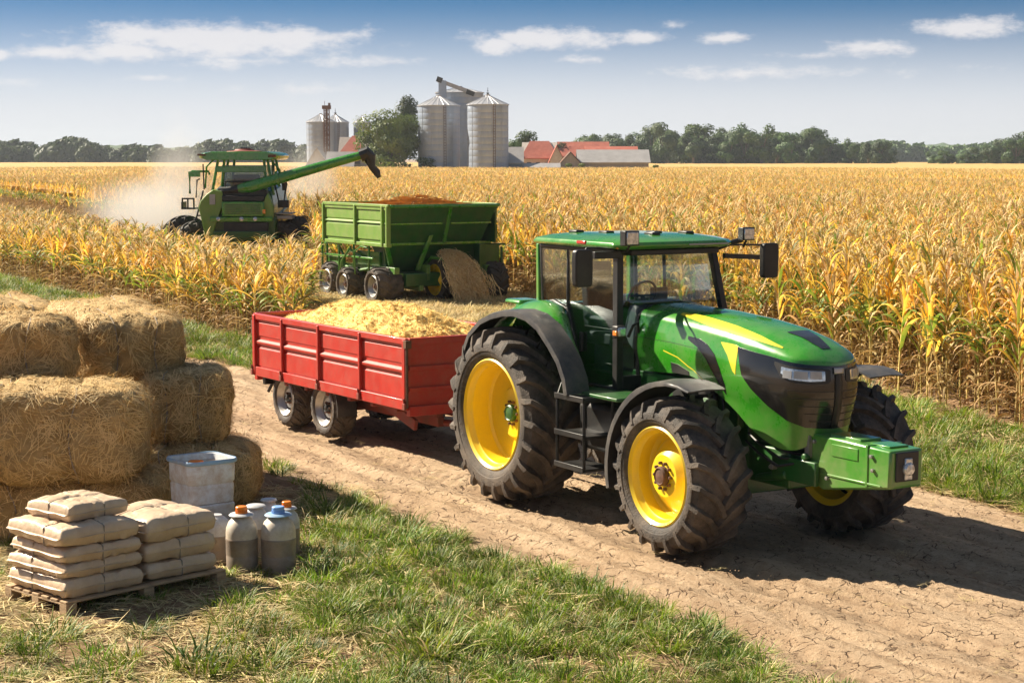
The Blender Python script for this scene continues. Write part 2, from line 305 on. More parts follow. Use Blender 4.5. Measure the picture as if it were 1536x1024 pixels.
def dirt_material(name, grassy):
    m = bpy.data.materials.new(name); m.use_nodes = True; nt = m.node_tree; nt.nodes.clear(); N = nt.nodes.new; Lk = nt.links.new
    out = N('ShaderNodeOutputMaterial'); p = N('ShaderNodeBsdfPrincipled'); Lk(p.outputs[0], out.inputs[0]); p.inputs['Roughness'].default_value = .95; p.inputs['Specular IOR Level'].default_value = .15
    tc = N('ShaderNodeTexCoord')
    mp = N('ShaderNodeMapping'); mp.inputs['Rotation'].default_value = (0, 0, -TA); Lk(tc.outputs['Object'], mp.inputs[0])
    ms = N('ShaderNodeMapping'); ms.inputs['Scale'].default_value = (.25, 2.2, 1); Lk(mp.outputs[0], ms.inputs[0])
    def noise_(v, sc, det=8, ro=.65):
        n = N('ShaderNodeTexNoise'); n.inputs['Scale'].default_value = sc; n.inputs['Detail'].default_value = det; n.inputs['Roughness'].default_value = ro; Lk(v, n.inputs[0]); return n.outputs[0]
    def ramp(f, a, b, ca, cb):
        r = N('ShaderNodeValToRGB'); r.color_ramp.elements[0].position = a; r.color_ramp.elements[1].position = b
        r.color_ramp.elements[0].color = (*ca, 1); r.color_ramp.elements[1].color = (*cb, 1); Lk(f, r.inputs[0]); return r.outputs[0]
    def mixc(f, a, b, bt='MIX'):
        mx = N('ShaderNodeMix'); mx.data_type = 'RGBA'; mx.blend_type = bt
        if isinstance(f, (int, float)): mx.inputs[0].default_value = f
        else: Lk(f, mx.inputs[0])
        for i, v in ((6, a), (7, b)):
            if isinstance(v, tuple): mx.inputs[i].default_value = (*v, 1)
            else: Lk(v, mx.inputs[i])
        return mx.outputs[2]
    base = ramp(noise_(ms.outputs[0], 2.6), .38, .62, (.34, .22, .13), (.76, .56, .37))
    fine = noise_(tc.outputs['Object'], 22, 8, .8)
    base = mixc(.55, base, ramp(fine, .35, .7, (.38, .25, .15), (.76, .575, .39)))
    # compacted tyre tracks along the heading of the vehicles, with pressed tread bars
    sx = N('ShaderNodeSeparateXYZ'); Lk(mp.outputs[0], sx.inputs[0]); wob = noise_(ms.outputs[0], .6, 2)
    def mm(op, a, b=None, c=None):
        n = N('ShaderNodeMath'); n.operation = op
        for i, v_ in enumerate((a, b, c)):
            if v_ is None: continue
            if isinstance(v_, (int, float)): n.inputs[i].default_value = v_
            else: Lk(v_, n.inputs[i])
        return n.outputs[0]
    rut = None
    for c0, wd in ((-.9, .30), (.95, .30), (-2.1, .22), (-2.9, .20)):
        d_ = mm('ABSOLUTE', mm('SUBTRACT', mm('MULTIPLY_ADD', wob, .5, sx.outputs[1]), 10.795+.25+c0))
        r_ = N('ShaderNodeMapRange'); r_.inputs[1].default_value = wd*.7; r_.inputs[2].default_value = wd*1.25; r_.inputs[3].default_value = 1; r_.inputs[4].default_value = 0; Lk(d_, r_.inputs[0])
        bars = mm('MULTIPLY_ADD', mm('SINE', mm('MULTIPLY_ADD', sx.outputs[0], 26.0, mm('MULTIPLY', d_, 22.0))), .28, .62)
        v_ = mm('MULTIPLY', r_.outputs[0], bars); rut = v_ if rut is None else mm('MAXIMUM', rut, v_)
    rf = mm('MULTIPLY', mm('MULTIPLY', rut, fine), .0 if grassy else .95)
    base = mixc(rf, base, (.20, .125, .072))
    # cracks
    dn = N('ShaderNodeTexNoise'); dn.inputs['Scale'].default_value = 3; dn.inputs['Detail'].default_value = 5; Lk(tc.outputs['Object'], dn.inputs[0])
    va = N('ShaderNodeVectorMath'); va.operation = 'MULTIPLY_ADD'; Lk(dn.outputs['Color'], va.inputs[0]); va.inputs[1].default_value = (.28, .28, 0); Lk(mp.outputs[0], va.inputs[2])
    vs = N('ShaderNodeVectorMath'); vs.operation = 'MULTIPLY'; Lk(va.outputs[0], vs.inputs[0]); vs.inputs[1].default_value = (.7, 1.1, 0)
    vo = N('ShaderNodeTexVoronoi'); vo.feature = 'DISTANCE_TO_EDGE'; vo.inputs['Scale'].default_value = 9; Lk(vs.outputs[0], vo.inputs['Vector'])
    cm = N('ShaderNodeMapRange'); cm.inputs[1].default_value = .0; cm.inputs[2].default_value = .05; cm.inputs[3].default_value = 1; cm.inputs[4].default_value = 0; Lk(vo.outputs[0], cm.inputs[0])
    gate = N('ShaderNodeMapRange'); gate.inputs[1].default_value = .50; gate.inputs[2].default_value = .56; Lk(noise_(tc.outputs['Object'], 5, 6, .75), gate.inputs[0])
    cr = N('ShaderNodeMath'); cr.operation = 'MULTIPLY'; Lk(cm.outputs[0], cr.inputs[0]); Lk(gate.outputs[0], cr.inputs[1])
    base = mixc(cr.outputs[0], base, (.13, .075, .045))
    if grassy:
        base = mixc(1.0, base, (.60, .53, .46), 'MULTIPLY')
        g = ramp(noise_(tc.outputs['Object'], .9, 6, .7), .54, .68, (0, 0, 0), (1, 1, 1))
        gc = ramp(noise_(tc.outputs['Object'], 30, 4, .8), .3, .7, (.055, .085, .012), (.24, .20, .07))
        base = mixc(g, base, gc)
    Lk(base, p.inputs['Base Color'])
    bh = N('ShaderNodeMath'); bh.operation = 'MULTIPLY_ADD'; Lk(cr.outputs[0], bh.inputs[0]); bh.inputs[1].default_value = -.6; Lk(mm('MULTIPLY_ADD', rf, -.5, fine), bh.inputs[2])
    b = N('ShaderNodeBump'); b.inputs['Strength'].default_value = 1.0; b.inputs['Distance'].default_value = .05; Lk(bh.outputs[0], b.inputs['Height']); Lk(b.outputs[0], p.inputs['Normal'])
    return m
m_dirt = dirt_material('track_dirt', False); m_soil = dirt_material('verge_soil', True)
m_farsoil = mat('stubble_soil', (.42, .30, .12), (.52, .38, .16), rough=.95, scale=.8)
# near ground grid, split into track and verge faces
def grid_sheet(x0, x1, y0, y1, res):
    nx, ny = int((x1-x0)/res), int((y1-y0)/res)
    X, Y = np.meshgrid(np.linspace(x0, x1, nx+1), np.linspace(y0, y1, ny+1), indexing='ij')
    return nx, ny, X.ravel(), Y.ravel()
def build_ground():
    nx, ny, X, Y = grid_sheet(-12.5, 12.5, 9.0, 36.5, .058)
    Hh = ground_h(X, Y)
    edge = np.minimum.reduce([X+12.5, 12.5-X, Y-9.0, 36.5-Y]); Hh *= np.clip(edge/.6, 0, 1)
    ins = inpoly(TRACK, X, Y); td = seg_dist(TRACK, X, Y)
    sd = np.where(ins, td, -td)
    jit = np.array([mn.noise((X[i]*1.6, Y[i]*1.6, 5))*.35+mn.noise((X[i]*6, Y[i]*6, 2))*.12 for i in range(len(X))])
    sd2 = sd+jit
    Hh = Hh + np.where(sd2 < 0, .02*np.clip(-sd2/.5, 0, 1), 0)
    i, j = np.meshgrid(np.arange(nx), np.arange(ny), indexing='ij')
    a = (i*(ny+1)+j).ravel(); F = np.stack([a, a+ny+1, a+ny+2, a+1], 1)
    ft = sd2[F].mean(1) > 0
    V = np.stack([X, Y, Hh], 1)
    for nm_, sel, m_ in (('dirt_track', ft, m_dirt), ('verge_ground', ~ft, m_soil)):
        f = F[sel]; u, inv = np.unique(f, return_inverse=True)
        me = bpy.data.meshes.new(nm_); me.from_pydata(V[u].tolist(), [], inv.reshape(-1, 4).tolist()); me.materials.append(m_); me.shade_smooth()
        o = bpy.data.objects.new(nm_, me); COL.objects.link(o); tag(o, kind='structure')
    # far ground, one sheet with a hole under the near grid
    x0, x1, y0, y1 = -12.5, 12.5, 9.0, 36.5; B = 4500
    mb = MB(); vs = [(-B, -200, 0), (B, -200, 0), (B, B*1.5, 0), (-B, B*1.5, 0), (x0, y0, 0), (x1, y0, 0), (x1, y1, 0), (x0, y1, 0)]
    mb.add(vs, [(0, 1, 5, 4), (1, 2, 6, 5), (2, 3, 7, 6), (3, 0, 4, 7)])
    o = mb.build('ground', m_soil, smooth=0); tag(o, kind='structure')
    return
build_ground()

# ------------------------------------------------------------------ scatter node group
def scatter(name, pts, rot, scl, idx, lists, mat_=None):
    me = bpy.data.meshes.new(name); me.from_pydata([tuple(p) for p in pts], [], [])
    for nm_, typ, data in (('rot', 'FLOAT_VECTOR', np.asarray(rot, np.float32).ravel()), ('scl', 'FLOAT_VECTOR', np.asarray(scl, np.float32).ravel()), ('idx', 'INT', np.asarray(idx, np.int32))):
        at = me.attributes.new(nm_, typ, 'POINT'); at.data.foreach_set('vector' if typ == 'FLOAT_VECTOR' else 'value', data)
    o = bpy.data.objects.new(name, me); COL.objects.link(o)
    ng = bpy.data.node_groups.new(name, 'GeometryNodeTree'); ng.interface.new_socket('Geometry', in_out='INPUT', socket_type='NodeSocketGeometry'); ng.interface.new_socket('Geometry', in_out='OUTPUT', socket_type='NodeSocketGeometry')
    N = ng.nodes.new; Lk = ng.links.new; gi = N('NodeGroupInput'); go = N('NodeGroupOutput'); final = N('GeometryNodeJoinGeometry')
    def attr(n, t):
        a = N('GeometryNodeInputNamedAttribute'); a.data_type = t; a.inputs[0].default_value = n; return a.outputs[0]
    for lst in lists:
        jn = N('GeometryNodeJoinGeometry')
        for ob in lst:
            oi = N('GeometryNodeObjectInfo'); oi.transform_space = 'ORIGINAL'; oi.inputs['Object'].default_value = ob; oi.inputs['As Instance'].default_value = True; Lk(oi.outputs['Geometry'], jn.inputs[0])
        ip = N('GeometryNodeInstanceOnPoints'); Lk(gi.outputs[0], ip.inputs['Points']); Lk(jn.outputs[0], ip.inputs['Instance']); ip.inputs['Pick Instance'].default_value = True
        Lk(attr('idx', 'INT'), ip.inputs['Instance Index']); Lk(attr('rot', 'FLOAT_VECTOR'), ip.inputs['Rotation']); Lk(attr('scl', 'FLOAT_VECTOR'), ip.inputs['Scale'])
        Lk(ip.outputs[0], final.inputs[0])
    Lk(final.outputs[0], go.inputs[0])
    md = o.modifiers.new('Scatter', 'NODES'); md.node_group = ng
    return o

# ------------------------------------------------------------------ corn
def strip(mb, base, az, L, w, lift, droop, mi, twist=0, seg=7, fold=.25):
    # one arching leaf: rises at angle lift, bends over by droop along its length
    p = Vector(base); a = lift; rows = []
    hd = Vector((math.cos(az), math.sin(az), 0)); sd_ = Vector((-math.sin(az), math.cos(az), 0))
    for i in range(seg+1):
        t = i/seg; ww = w*(.55+.9*t if t < .35 else 1.0-(t-.35)**1.4/.65**1.4*.96)*.5
        d = hd*math.cos(a)+Vector((0, 0, 1))*math.sin(a)
        up = sd_.cross(d); tw = twist*t; s2 = sd_*math.cos(tw)+up*math.sin(tw); u2 = up*math.cos(tw)-sd_*math.sin(tw)
        rows += [p-s2*ww-u2*-ww*fold, p, p+s2*ww+u2*ww*fold]
        p = p+d*(L/seg); a -= droop/seg*(.4+1.3*t)
        hd2 = math.sin(i*1.7+az*3)*.1; hd = hd*math.cos(hd2)+sd_*math.sin(hd2); sd_ = Vector((-hd.y, hd.x, 0)).normalized()
    fs = []
    for i in range(seg):
        b = i*3; fs += [(b, b+1, b+4, b+3), (b+1, b+2, b+5, b+4)]
    mb.add(rows, fs, mi)
CORN = []
def corn_proto(seed, label, group):
    r = random.Random(seed); h = 1.75*r.uniform(.94, 1.06)
    root = empty('corn_plant', (0, 0, 0), 0, label, 'corn plant', group)
    lean = (r.uniform(-.08, .08), r.uniform(-.08, .08)); st = MB(); path = [(lean[0]*t*t*h, lean[1]*t*t*h, h*t) for t in (0, .25, .5, .75, 1)]
    st.tube(path, [.015, .014, .012, .009, .005], 6)
    top = path[-1]
    for k in range(7):          # tassel
        a = k*.9+r.random(); l = r.uniform(.14, .24); st.tube([top, (top[0]+math.cos(a)*l*.35, top[1]+math.sin(a)*l*.35, top[2]+l*.8), (top[0]+math.cos(a)*l*.8, top[1]+math.sin(a)*l*.8, top[2]+l)], [.006, .006, .003], 4)
    st.build('stalk', m_stalk, root, smooth=60)
    lf = MB(); az = r.random()*6
    n = 21
    for k in range(n):
        t = .06+.9*k/(n-1); z = t*h; az += math.pi+r.uniform(-.5, .5); b = (lean[0]*t*t*h, lean[1]*t*t*h, z)
        if t < .34:   # withered leaves hang and curl
            strip(lf, b, az, r.uniform(.4, .75), r.uniform(.030, .045), r.uniform(.1, 1.1), r.uniform(2.2, 3.4), 3, r.uniform(-2.5, 2.5), 8)
        elif t < .62:
            mi = 0 if r.random() < .58 else (1 if r.random() < .5 else 2)
            strip(lf, b, az, r.uniform(.55, .85), r.uniform(.055, .085), r.uniform(.8, 1.15), r.uniform(1.8, 2.9), mi, r.uniform(-.8, .8), 8)
        else:
            mi = 1 if r.random() < .62 else (0 if r.random() < .3 else 2)
            strip(lf, b, az, r.uniform(.35, .66), r.uniform(.045, .07), r.uniform(1.0, 1.45), r.uniform(.7, 2.6), mi, r.uniform(-.7, .7), 7)
    for k in range(5):     # withered strands at the foot
        a = r.random()*6.3; strip(lf, (0, 0, .05+.1*k), a, r.uniform(.3, .5), .022, r.uniform(-.2, .6), r.uniform(1, 2.4), 3, r.uniform(-3, 3), 6)
    # the ear in its husk
    t = .5; b = Vector((lean[0]*t*t*h, lean[1]*t*t*h, t*h)); a = r.random()*6.3; d = Vector((math.cos(a)*.5, math.sin(a)*.5, .86))
    lf.tube([b, b+d*.05, b+d*.13, b+d*.2, b+d*.25], [.01, .027, .03, .02, .004], 7, mi=2)
    lf.build('leaves', [m_leafg, m_leafy, m_leafd, m_leafb], root, smooth=60)
    return root
GR = 'corn plants along the edge of the field right of and behind the tractor'; GL = 'corn plants along the edge of the field behind the red trailer and hay bales'
LR = 'tall ripe golden corn plant in the front rows behind the green tractor'
LL = 'ripe golden corn plant in the front rows behind the bales and red trailer'
protos = [corn_proto(100+i, LR, GR) for i in range(7)]
def field_points():
    P = []
    dr = Vector((-.444, .896)); dp = Vector((dr.y, -dr.x))
    def rows(du, dv, vmax, umin, umax):
        us = np.arange(umin, umax, du); vs_ = np.arange(-vmax, vmax, dv); U, V = np.meshgrid(us, vs_); U = U.ravel()+rng.uniform(-.45, .45, U.size)*du; V = V.ravel()+rng.uniform(-.2, .2, V.size)*dv
        return np.stack([U*dr.x+V*dp.x, U*dr.y+V*dp.y], 1)
    def filt(p, y0, y1, m=1.0):
        return p[(p[:, 1] >= y0) & (p[:, 1] < y1) & (np.abs(p[:, 0]) < .2844*p[:, 1]*1.0+m) & ((inpoly(FIELD_A, p[:, 0], p[:, 1])) | inpoly(FIELD_B, p[:, 0], p[:, 1]))]
    p1 = filt(rows(.21, .62, 45, 5, 110), 14, 72, 4.5)
    p2 = filt(rows(.5, .78, 95, 50, 260), 72, 165, 6)
    p3 = filt(rows(1.25, 1.3, 190, 120, 470), 165, 345, 10)
    return p1, p2, p3
p1, p2, p3 = field_points()
XY = np.concatenate([p1, p2, p3]); NP = len(XY)
lvl = np.concatenate([np.zeros(len(p1)), np.ones(len(p2)), np.full(len(p3), 2)])
inA = inpoly(FIELD_A, XY[:, 0], XY[:, 1])
patch = np.array([mn.noise((x*.05, y*.02, 0)) for x, y in XY])
hs = np.where(inA, .82, 1.10)*(1+patch*.05)*np.where(lvl == 0, rng.uniform(.9, 1.1, NP), rng.uniform(.96, 1.03, NP))
ws = np.where(lvl == 0, 1.0, np.where(lvl == 1, .95, 1.15))
SC = np.stack([ws*rng.uniform(.9, 1.1, NP), ws*rng.uniform(.9, 1.1, NP), hs], 1)
RT = np.stack([rng.normal(0, .05, NP), rng.normal(0, .05, NP), rng.uniform(0, 6.28, NP)], 1)
ID = rng.integers(0, 7, NP)
ed = np.where(inA, seg_dist([(-3.3, 32.5), (-4.0, 33.8), (-16.1, 56.6), (-40, 101)], XY[:, 0], XY[:, 1], False), seg_dist([(8.9, 16.9), (6.93, 24.1), (6.55, 25.7), (.3, 48.6), (-.8, 50.6)], XY[:, 0], XY[:, 1], False))
score = XY[:, 1]+9*ed; score[(np.abs(XY[:, 0]) > .2844*XY[:, 1]+.1) | (XY[:, 1] < 20)] = 1e9
order = np.argsort(score); indiv = order[:300]; rest = np.ones(NP, bool); rest[indiv] = False
used = [False]*7
for k in indiv:
    i = int(ID[k]); o = protos[i] if not used[i] else copy_tree(protos[i]); used[i] = True
    o.location = (XY[k, 0], XY[k, 1], 0); o.rotation_euler = tuple(float(t) for t in RT[k]); o.scale = tuple(float(t) for t in SC[k])
    if inA[k]: o['label'] = LL; o['group'] = GL
stk = [[c for c in p.children if c.name.startswith('stalk')][0] for p in protos]; lvs = [[c for c in p.children if c.name.startswith('leaves')][0] for p in protos]
z0 = np.zeros(NP)
tag(scatter('corn_field', np.stack([XY[rest, 0], XY[rest, 1], z0[rest]], 1), RT[rest], SC[rest], ID[rest], [stk, lvs]), 'ripe golden corn crop stretching behind the front rows to the horizon', 'corn crop', kind='stuff')
print('corn', NP, len(p1), len(p2), len(p3))
# distant canopy of the crop, where single plants are no longer told apart
def canopy():
    mb = MB(); ys = list(np.arange(26, 72, .8))+list(np.arange(72, 170, 1.6))+list(np.geomspace(170, 860, 110)); rows = []
    def ok(x, y): return True
    nx = 170; vs = []; keep = []
    for y in ys:
        for i in range(nx+1):
            x = (i/nx*2-1)*(.33*y+9); far = min(max((y-150)/120, 0), 1)
            vs.append((x, y, 1.64+.34*far+mn.noise((x*.5, y*.35, 0))*.14+mn.noise((x*.06, y*.02, 4))*.10-(.42 if inpoly(FIELD_A, [x], [y])[0] else 0)))
    V = np.array(vs); C_ = V.reshape(len(ys), nx+1, 3); 
    fs = []
    ins = (inpoly(FIELD_A, V[:, 0], V[:, 1]) | inpoly(FIELD_B, V[:, 0], V[:, 1]) | (V[:, 1] >= 419)).reshape(len(ys), nx+1)
    nearok = (seg_dist(FIELD_A, V[:, 0], V[:, 1]) > 1.6) & (seg_dist(FIELD_B, V[:, 0], V[:, 1]) > 2.2) | (V[:, 1] > 110)
    ins &= nearok.reshape(len(ys), nx+1)
    for a in range(len(ys)-1):
        for i in range(nx):
            if ins[a, i] and ins[a, i+1] and ins[a+1, i] and ins[a+1, i+1]: fs.append((a*(nx+1)+i, a*(nx+1)+i+1, (a+1)*(nx+1)+i+1, (a+1)*(nx+1)+i))
    mb.add(vs, fs); m = mat('crop_canopy', (.42, .255, .065), (.60, .39, .14), rough=.9, scale=1.4, bump=1.0, bscale=2.5)
    o = mb.build('crop_canopy', m); tag(o, 'golden upper surface of the far corn crop reaching the woods', 'corn crop', kind='stuff')
canopy()

# ------------------------------------------------------------------ trees
def tree_proto(seed, h, w, nleaf, mt, name, label, group, lobes=9, trunk_h=.22, leaf=.55, spread=(.25, .72)):
    r = random.Random(seed); root = empty(name, (0, 0, 0), 0, label, 'tree', group)
    tb = MB(); tb.tube([(0, 0, 0), (.1, 0, h*.3), (0, .1, h*.75)], [w*.045, w*.035, w*.012], 7)
    L_ = []
    for k in range(lobes):
        a = r.random()*6.28; t = r.uniform(trunk_h+.12, .86); rr = w*.5*math.sqrt(max(.05, 1-((t-.5)/.52)**2))*r.uniform(*spread)
        c = Vector((math.cos(a)*rr, math.sin(a)*rr, h*t)); L_.append((c, w*r.uniform(.17, .27), h*r.uniform(.09, .15)))
        tb.tube([(0, 0, h*.25), (c.x*.5, c.y*.5, c.z*.75), tuple(c)], [w*.02, w*.012, w*.005], 5)
    tb.build('trunk', m_bark, root, smooth=60)
    cr = MB()
    for q in range(nleaf):
        c, a_, b_ = L_[q % len(L_)]
        d = Vector((r.gauss(0, 1), r.gauss(0, 1), r.gauss(0, 1))).normalized(); rad = r.uniform(.62, 1.05)
        p = c+Vector((d.x*a_*rad, d.y*a_*rad, d.z*b_*rad*1.1))
        n = (d*.7+Vector((p.x, p.y, (p.z-h*.5)*1.0)).normalized()*.9+Vector((r.gauss(0, .35), r.gauss(0, .35), r.gauss(0, .35)))).normalized(); t1 = n.orthogonal().normalized(); t2 = n.cross(t1)
        an = r.random()*3; t1, t2 = t1*math.cos(an)+t2*math.sin(an), t2*math.cos(an)-t1*math.sin(an); s = leaf*r.uniform(.5, 1.2)
        cr.add([p-t1*s*.5, p+t2*s*.32, p+t1*s*.5+n*s*.1, p-t2*s*.32], [(0, 1, 2, 3)])
    cr.build('crown', mt, root, smooth=0)
    return root
def at(px, Y): return ((px-768)/FPX*Y*1.0, Y)
def place(o, px, Y, s=1, rz=0, sx=None):
    x, y = at(px, Y); o.location = (x, y, 0); o.scale = (sx or s, sx or s, s); o.rotation_euler.z = rz; return o
D1 = 340
big = tree_proto(1, 13.6, 12.5, 15000, m_crown2, 'deciduous_tree', 'broad yellowish green tree standing left of the tall silos', None, 34, -.08, .6, (.3, .95)); place(big, 588, D1)
t2 = tree_proto(2, 16.5, 7.5, 3500, m_crown, 'deciduous_tree', 'tall dark tree rising behind the broad yellowish tree', None, 10, .3, .6); place(t2, 606, D1+14)
t3 = tree_proto(3, 4.2, 5, 1600, m_crown, 'dark_bush', 'dark round bush at the foot of the tallest left silo', None, 7, .02, .4); place(t3, 636, D1-4); t3['category'] = 'bush'
GA = 'trees of the wood right of the farm'; LA = 'dark green tree among the wood on the horizon right of the farm buildings'
pr = [tree_proto(10+i, 14, 11, 2600, m_crown, 'woodland_tree', LA, GA, 9, .05, .9) for i in range(4)]
rr = random.Random(5); spots = []
for k in range(85):
    px = rr.uniform(866, 1232); e = min((px-850)/70, 1, (1245-px)/50); hgt = 10.6+3.4*max(e, 0)+rr.uniform(-2, 2.6)
    if px < 960: hgt = min(hgt, 12.5)
    spots.append((px, 640+rr.uniform(-20, 60), hgt))
spots += [(px, 650+rr.uniform(0, 30), rr.uniform(8.5, 11.5)) for px in (1240, 1252, 1264, 1275, 1288, 1300, 1312, 1322, 1333)]
spots += [(1300, 640, 12), (1316, 636, 11.5)]
for k, (px, Y, hg) in enumerate(spots):
    o = pr[k] if k < 4 else copy_tree(pr[k % 4]); place(o, px, Y, hg/14, rr.random()*6, hg/14*rr.uniform(.85, 1.15))
GF = 'trees behind the red roofed farmhouses'; LF = 'green tree standing behind the red roofed farm buildings'
for px, Y, hg in [(770, 380, 8.6), (778, 384, 10), (787, 382, 9.5), (796, 386, 8.6), (806, 380, 8.2), (815, 384, 7.6), (836, 388, 7.2), (864, 400, 5.8), (765, 375, 7.5)]:
    o = copy_tree(pr[k % 4]); k += 1; place(o, px, Y, hg/14, rr.random()*6, hg/14*.8); o['label'] = LF; o['group'] = GF
GE = 'trees at the far right end of the horizon'; LE = 'dark tree in the row at the far right end of the horizon'
for px in (1395, 1412, 1425, 1440, 1452, 1463, 1474, 1484, 1495, 1504, 1512, 1520, 1527, 1535, 1544):
    o = copy_tree(pr[k % 4]); k += 1; hg = 6.4 if px < 1460 else 7.5+(px-1460)*.075; place(o, px, 620+rr.uniform(-20, 30), hg/14, rr.random()*6, hg/14*1.1); o['label'] = LE; o['group'] = GE
# bushes in front of the farm
GB = 'small bushes along the farmyard edge'; bp = tree_proto(30, 2.6, 3.0, 900, m_crown2, 'round_bush', 'small round yellowish green bush at the farmyard edge', GB, 6, .02, .3); bp['category'] = 'bush'; first = True
for px, s in ((849, 1.15), (876, 1.15), (887, .7), (979, 1.05), (905, .7), (950, .75), (656, .65), (690, .5), (724, .5), (742, .5), (757, .55), (560, .6), (965, .6), (808, .6)):
    o = bp if first else copy_tree(bp); first = False; place(o, px, 318+rr.uniform(-2, 4), s*1.0, rr.random()*6)
# masses of far wood, left and right, each read as one mass
def wood_mass(name, label, px0, px1, Y, prof, n, leaf):
    mb = MB(); r = random.Random(99)
    cl = []
    for k in range(n):
        px = r.uniform(px0, px1); y = Y+r.uniform(-40, 40); h = prof(px)*r.uniform(.72, 1.04); x = (px-768)/FPX*y; cl.append((x, y, h, r.uniform(5.5, 8.5)*Y/850))
    for (x, y, h, w) in cl:
        for q in range(150):
            d = Vector((r.gauss(0, 1), r.gauss(0, 1), r.gauss(0, 1))).normalized()
            p = Vector((x+d.x*w*.62, y+d.y*w*.62, h*.52+d.z*h*.48)); nn = (d+Vector((r.gauss(0, .5), r.gauss(0, .5), r.gauss(0, .5)))).normalized(); t1 = nn.orthogonal().normalized(); t2 = nn.cross(t1); s = leaf*r.uniform(.6, 1.3)
            mb.add([p-t1*s, p+t2*s*.6, p+t1*s, p-t2*s*.6], [(0, 1, 2, 3)])
    o = mb.build(name, m_crown, smooth=0); tag(o, label, 'woodland', kind='stuff')
wood_mass('far_wood', 'hazy dark line of woodland on the horizon left of the farm', -20, 470, 850, lambda px: 10.5+1.8*math.sin(px*.021)+1.3*math.sin(px*.06+1), 190, 1.6)
wood_mass('far_wood', 'hazy low line of woodland on the horizon at the right', 1225, 1560, 1150, lambda px: 13+1.5*math.sin(px*.03), 120, 2.2)
for (px0, px1, Y, h, nm, sd_) in ((-150, 520, 1500, 14, 'hill', 1), (1180, 1700, 1900, 20, 'hill', 5)):
    mb = MB(); x0, x1 = (px0-768)/FPX*Y, (px1-768)/FPX*Y
    mb.grid(lambda u, v: (x0+(x1-x0)*u, Y+v*300, (math.sin(v*math.pi))**.7*(h*min(1, 6*u, 6*(1-u))*(1+.3*mn.noise((u*6, sd_, 0))+.12*mn.noise((u*60, sd_, v*9))))), 260, 8)
    tag(mb.build(nm, mat('hill_woodland', (.03, .07, .02), (.06, .10, .03), rough=.95, scale=.03)), kind='structure')

# ------------------------------------------------------------------ farm buildings
def silo(px, Y, dia, eave, peak, label, finial=False, ladder=True):
    x, y = at(px, Y); root = empty('grain_silo', (x, y, 0), 0, label, 'silo', None); r = dia/2; n = 48
    mb = MB(); prof = []; z = .0
    prof.append((r*1.01, 0)); prof.append((r*1.01, .6)); prof.append((r, .62))
    zz = .62
    while zz < eave:
        prof += [(r, zz), (r*1.006, zz+.14), (r*1.006, zz+1.06), (r, zz+1.15)]; zz += 1.15
    prof = [p for p in prof if p[1] <= eave]+[(r, eave)]
    mb.lathe(prof, n); 
    for k in range(12):
        a = k*2*math.pi/12+.2; mb.box((math.cos(a)*r*1.008, math.sin(a)*r*1.008, eave/2), (.04, .06, eave-.1), a)
    mb.build('wall', m_silo, root, smooth=25)
    rf = MB(); rf.lathe([(r*1.05, eave-.05), (r*1.05, eave+.03), (r*.62, eave+(peak-eave)*.46), (r*.14, peak-.12), (r*.12, peak), (r*.12, peak+.25), (0.01, peak+.3)], n)
    for k in range(24):
        a = k*2*math.pi/24; rf.tube([(math.cos(a)*r*1.05, math.sin(a)*r*1.05, eave+.05), (math.cos(a)*r*.6, math.sin(a)*r*.6, eave+(peak-eave)*.5), (math.cos(a)*r*.14, math.sin(a)*r*.14, peak)], .035, 4)
    ro = rf.build('roof', m_siloroof, root, smooth=25)
    if finial:
        f = MB(); f.tube([(0, 0, peak), (0, 0, peak+1.5)], .05, 6); f.box((0, 0, peak+.55), (.6, .08, .08)); f.box((0, 0, peak+.9), (.3, .08, .08)); f.lathe([(.2, peak+.1), (.2, peak+.5), (.02, peak+.6)], 10); f.build('vent_mast', m_black, ro)
    if ladder:
        l = MB(); a = -1.25
        for da in (-.05, .05): l.tube([(math.cos(a+da)*r*1.05, math.sin(a+da)*r*1.05, .5), (math.cos(a+da)*r*1.05, math.sin(a+da)*r*1.05, eave)], .04, 4)
        for q in range(int(eave/.5)): l.box((math.cos(a)*r*1.05, math.sin(a)*r*1.05, .6+q*.5), (.06, .4*r/4, .05), a)
        l.build('ladder', m_rust, root)
    return root
K = D1/FPX
def hz(py, Y=D1): return HC+(238-py)/FPX*Y
silo(659, D1, 62*K, hz(160), hz(146), 'tall galvanised silo nearest the broad tree in the big group')
silo(690, D1+16, 74*K, hz(141, D1+16), hz(133, D1+16), 'tallest galvanised silo at the back of the big group under the conveyor', ladder=False)
silo(732, D1-6, 60*K, hz(160), hz(147), 'galvanised silo at the right of the big group with a mast on its roof', finial=True)
silo(712, D1+26, 40*K, hz(146, D1+26), hz(141, D1+26), 'small topped silo half hidden between the tallest and the right one', ladder=False)
Y2 = 400
silo(483, Y2, 42*Y2/FPX, hz(184, Y2), hz(173, Y2), 'pale squat silo at the left end beside the lattice elevator tower', finial=False)
silo(505, Y2+5, 40*Y2/FPX, hz(184, Y2), hz(173, Y2), 'pale squat silo just right of the lattice elevator tower', finial=True)
silo(545, Y2+6, 26*Y2/FPX, hz(184, Y2), hz(175, Y2), 'pale silo mostly hidden behind the broad tree', ladder=False)
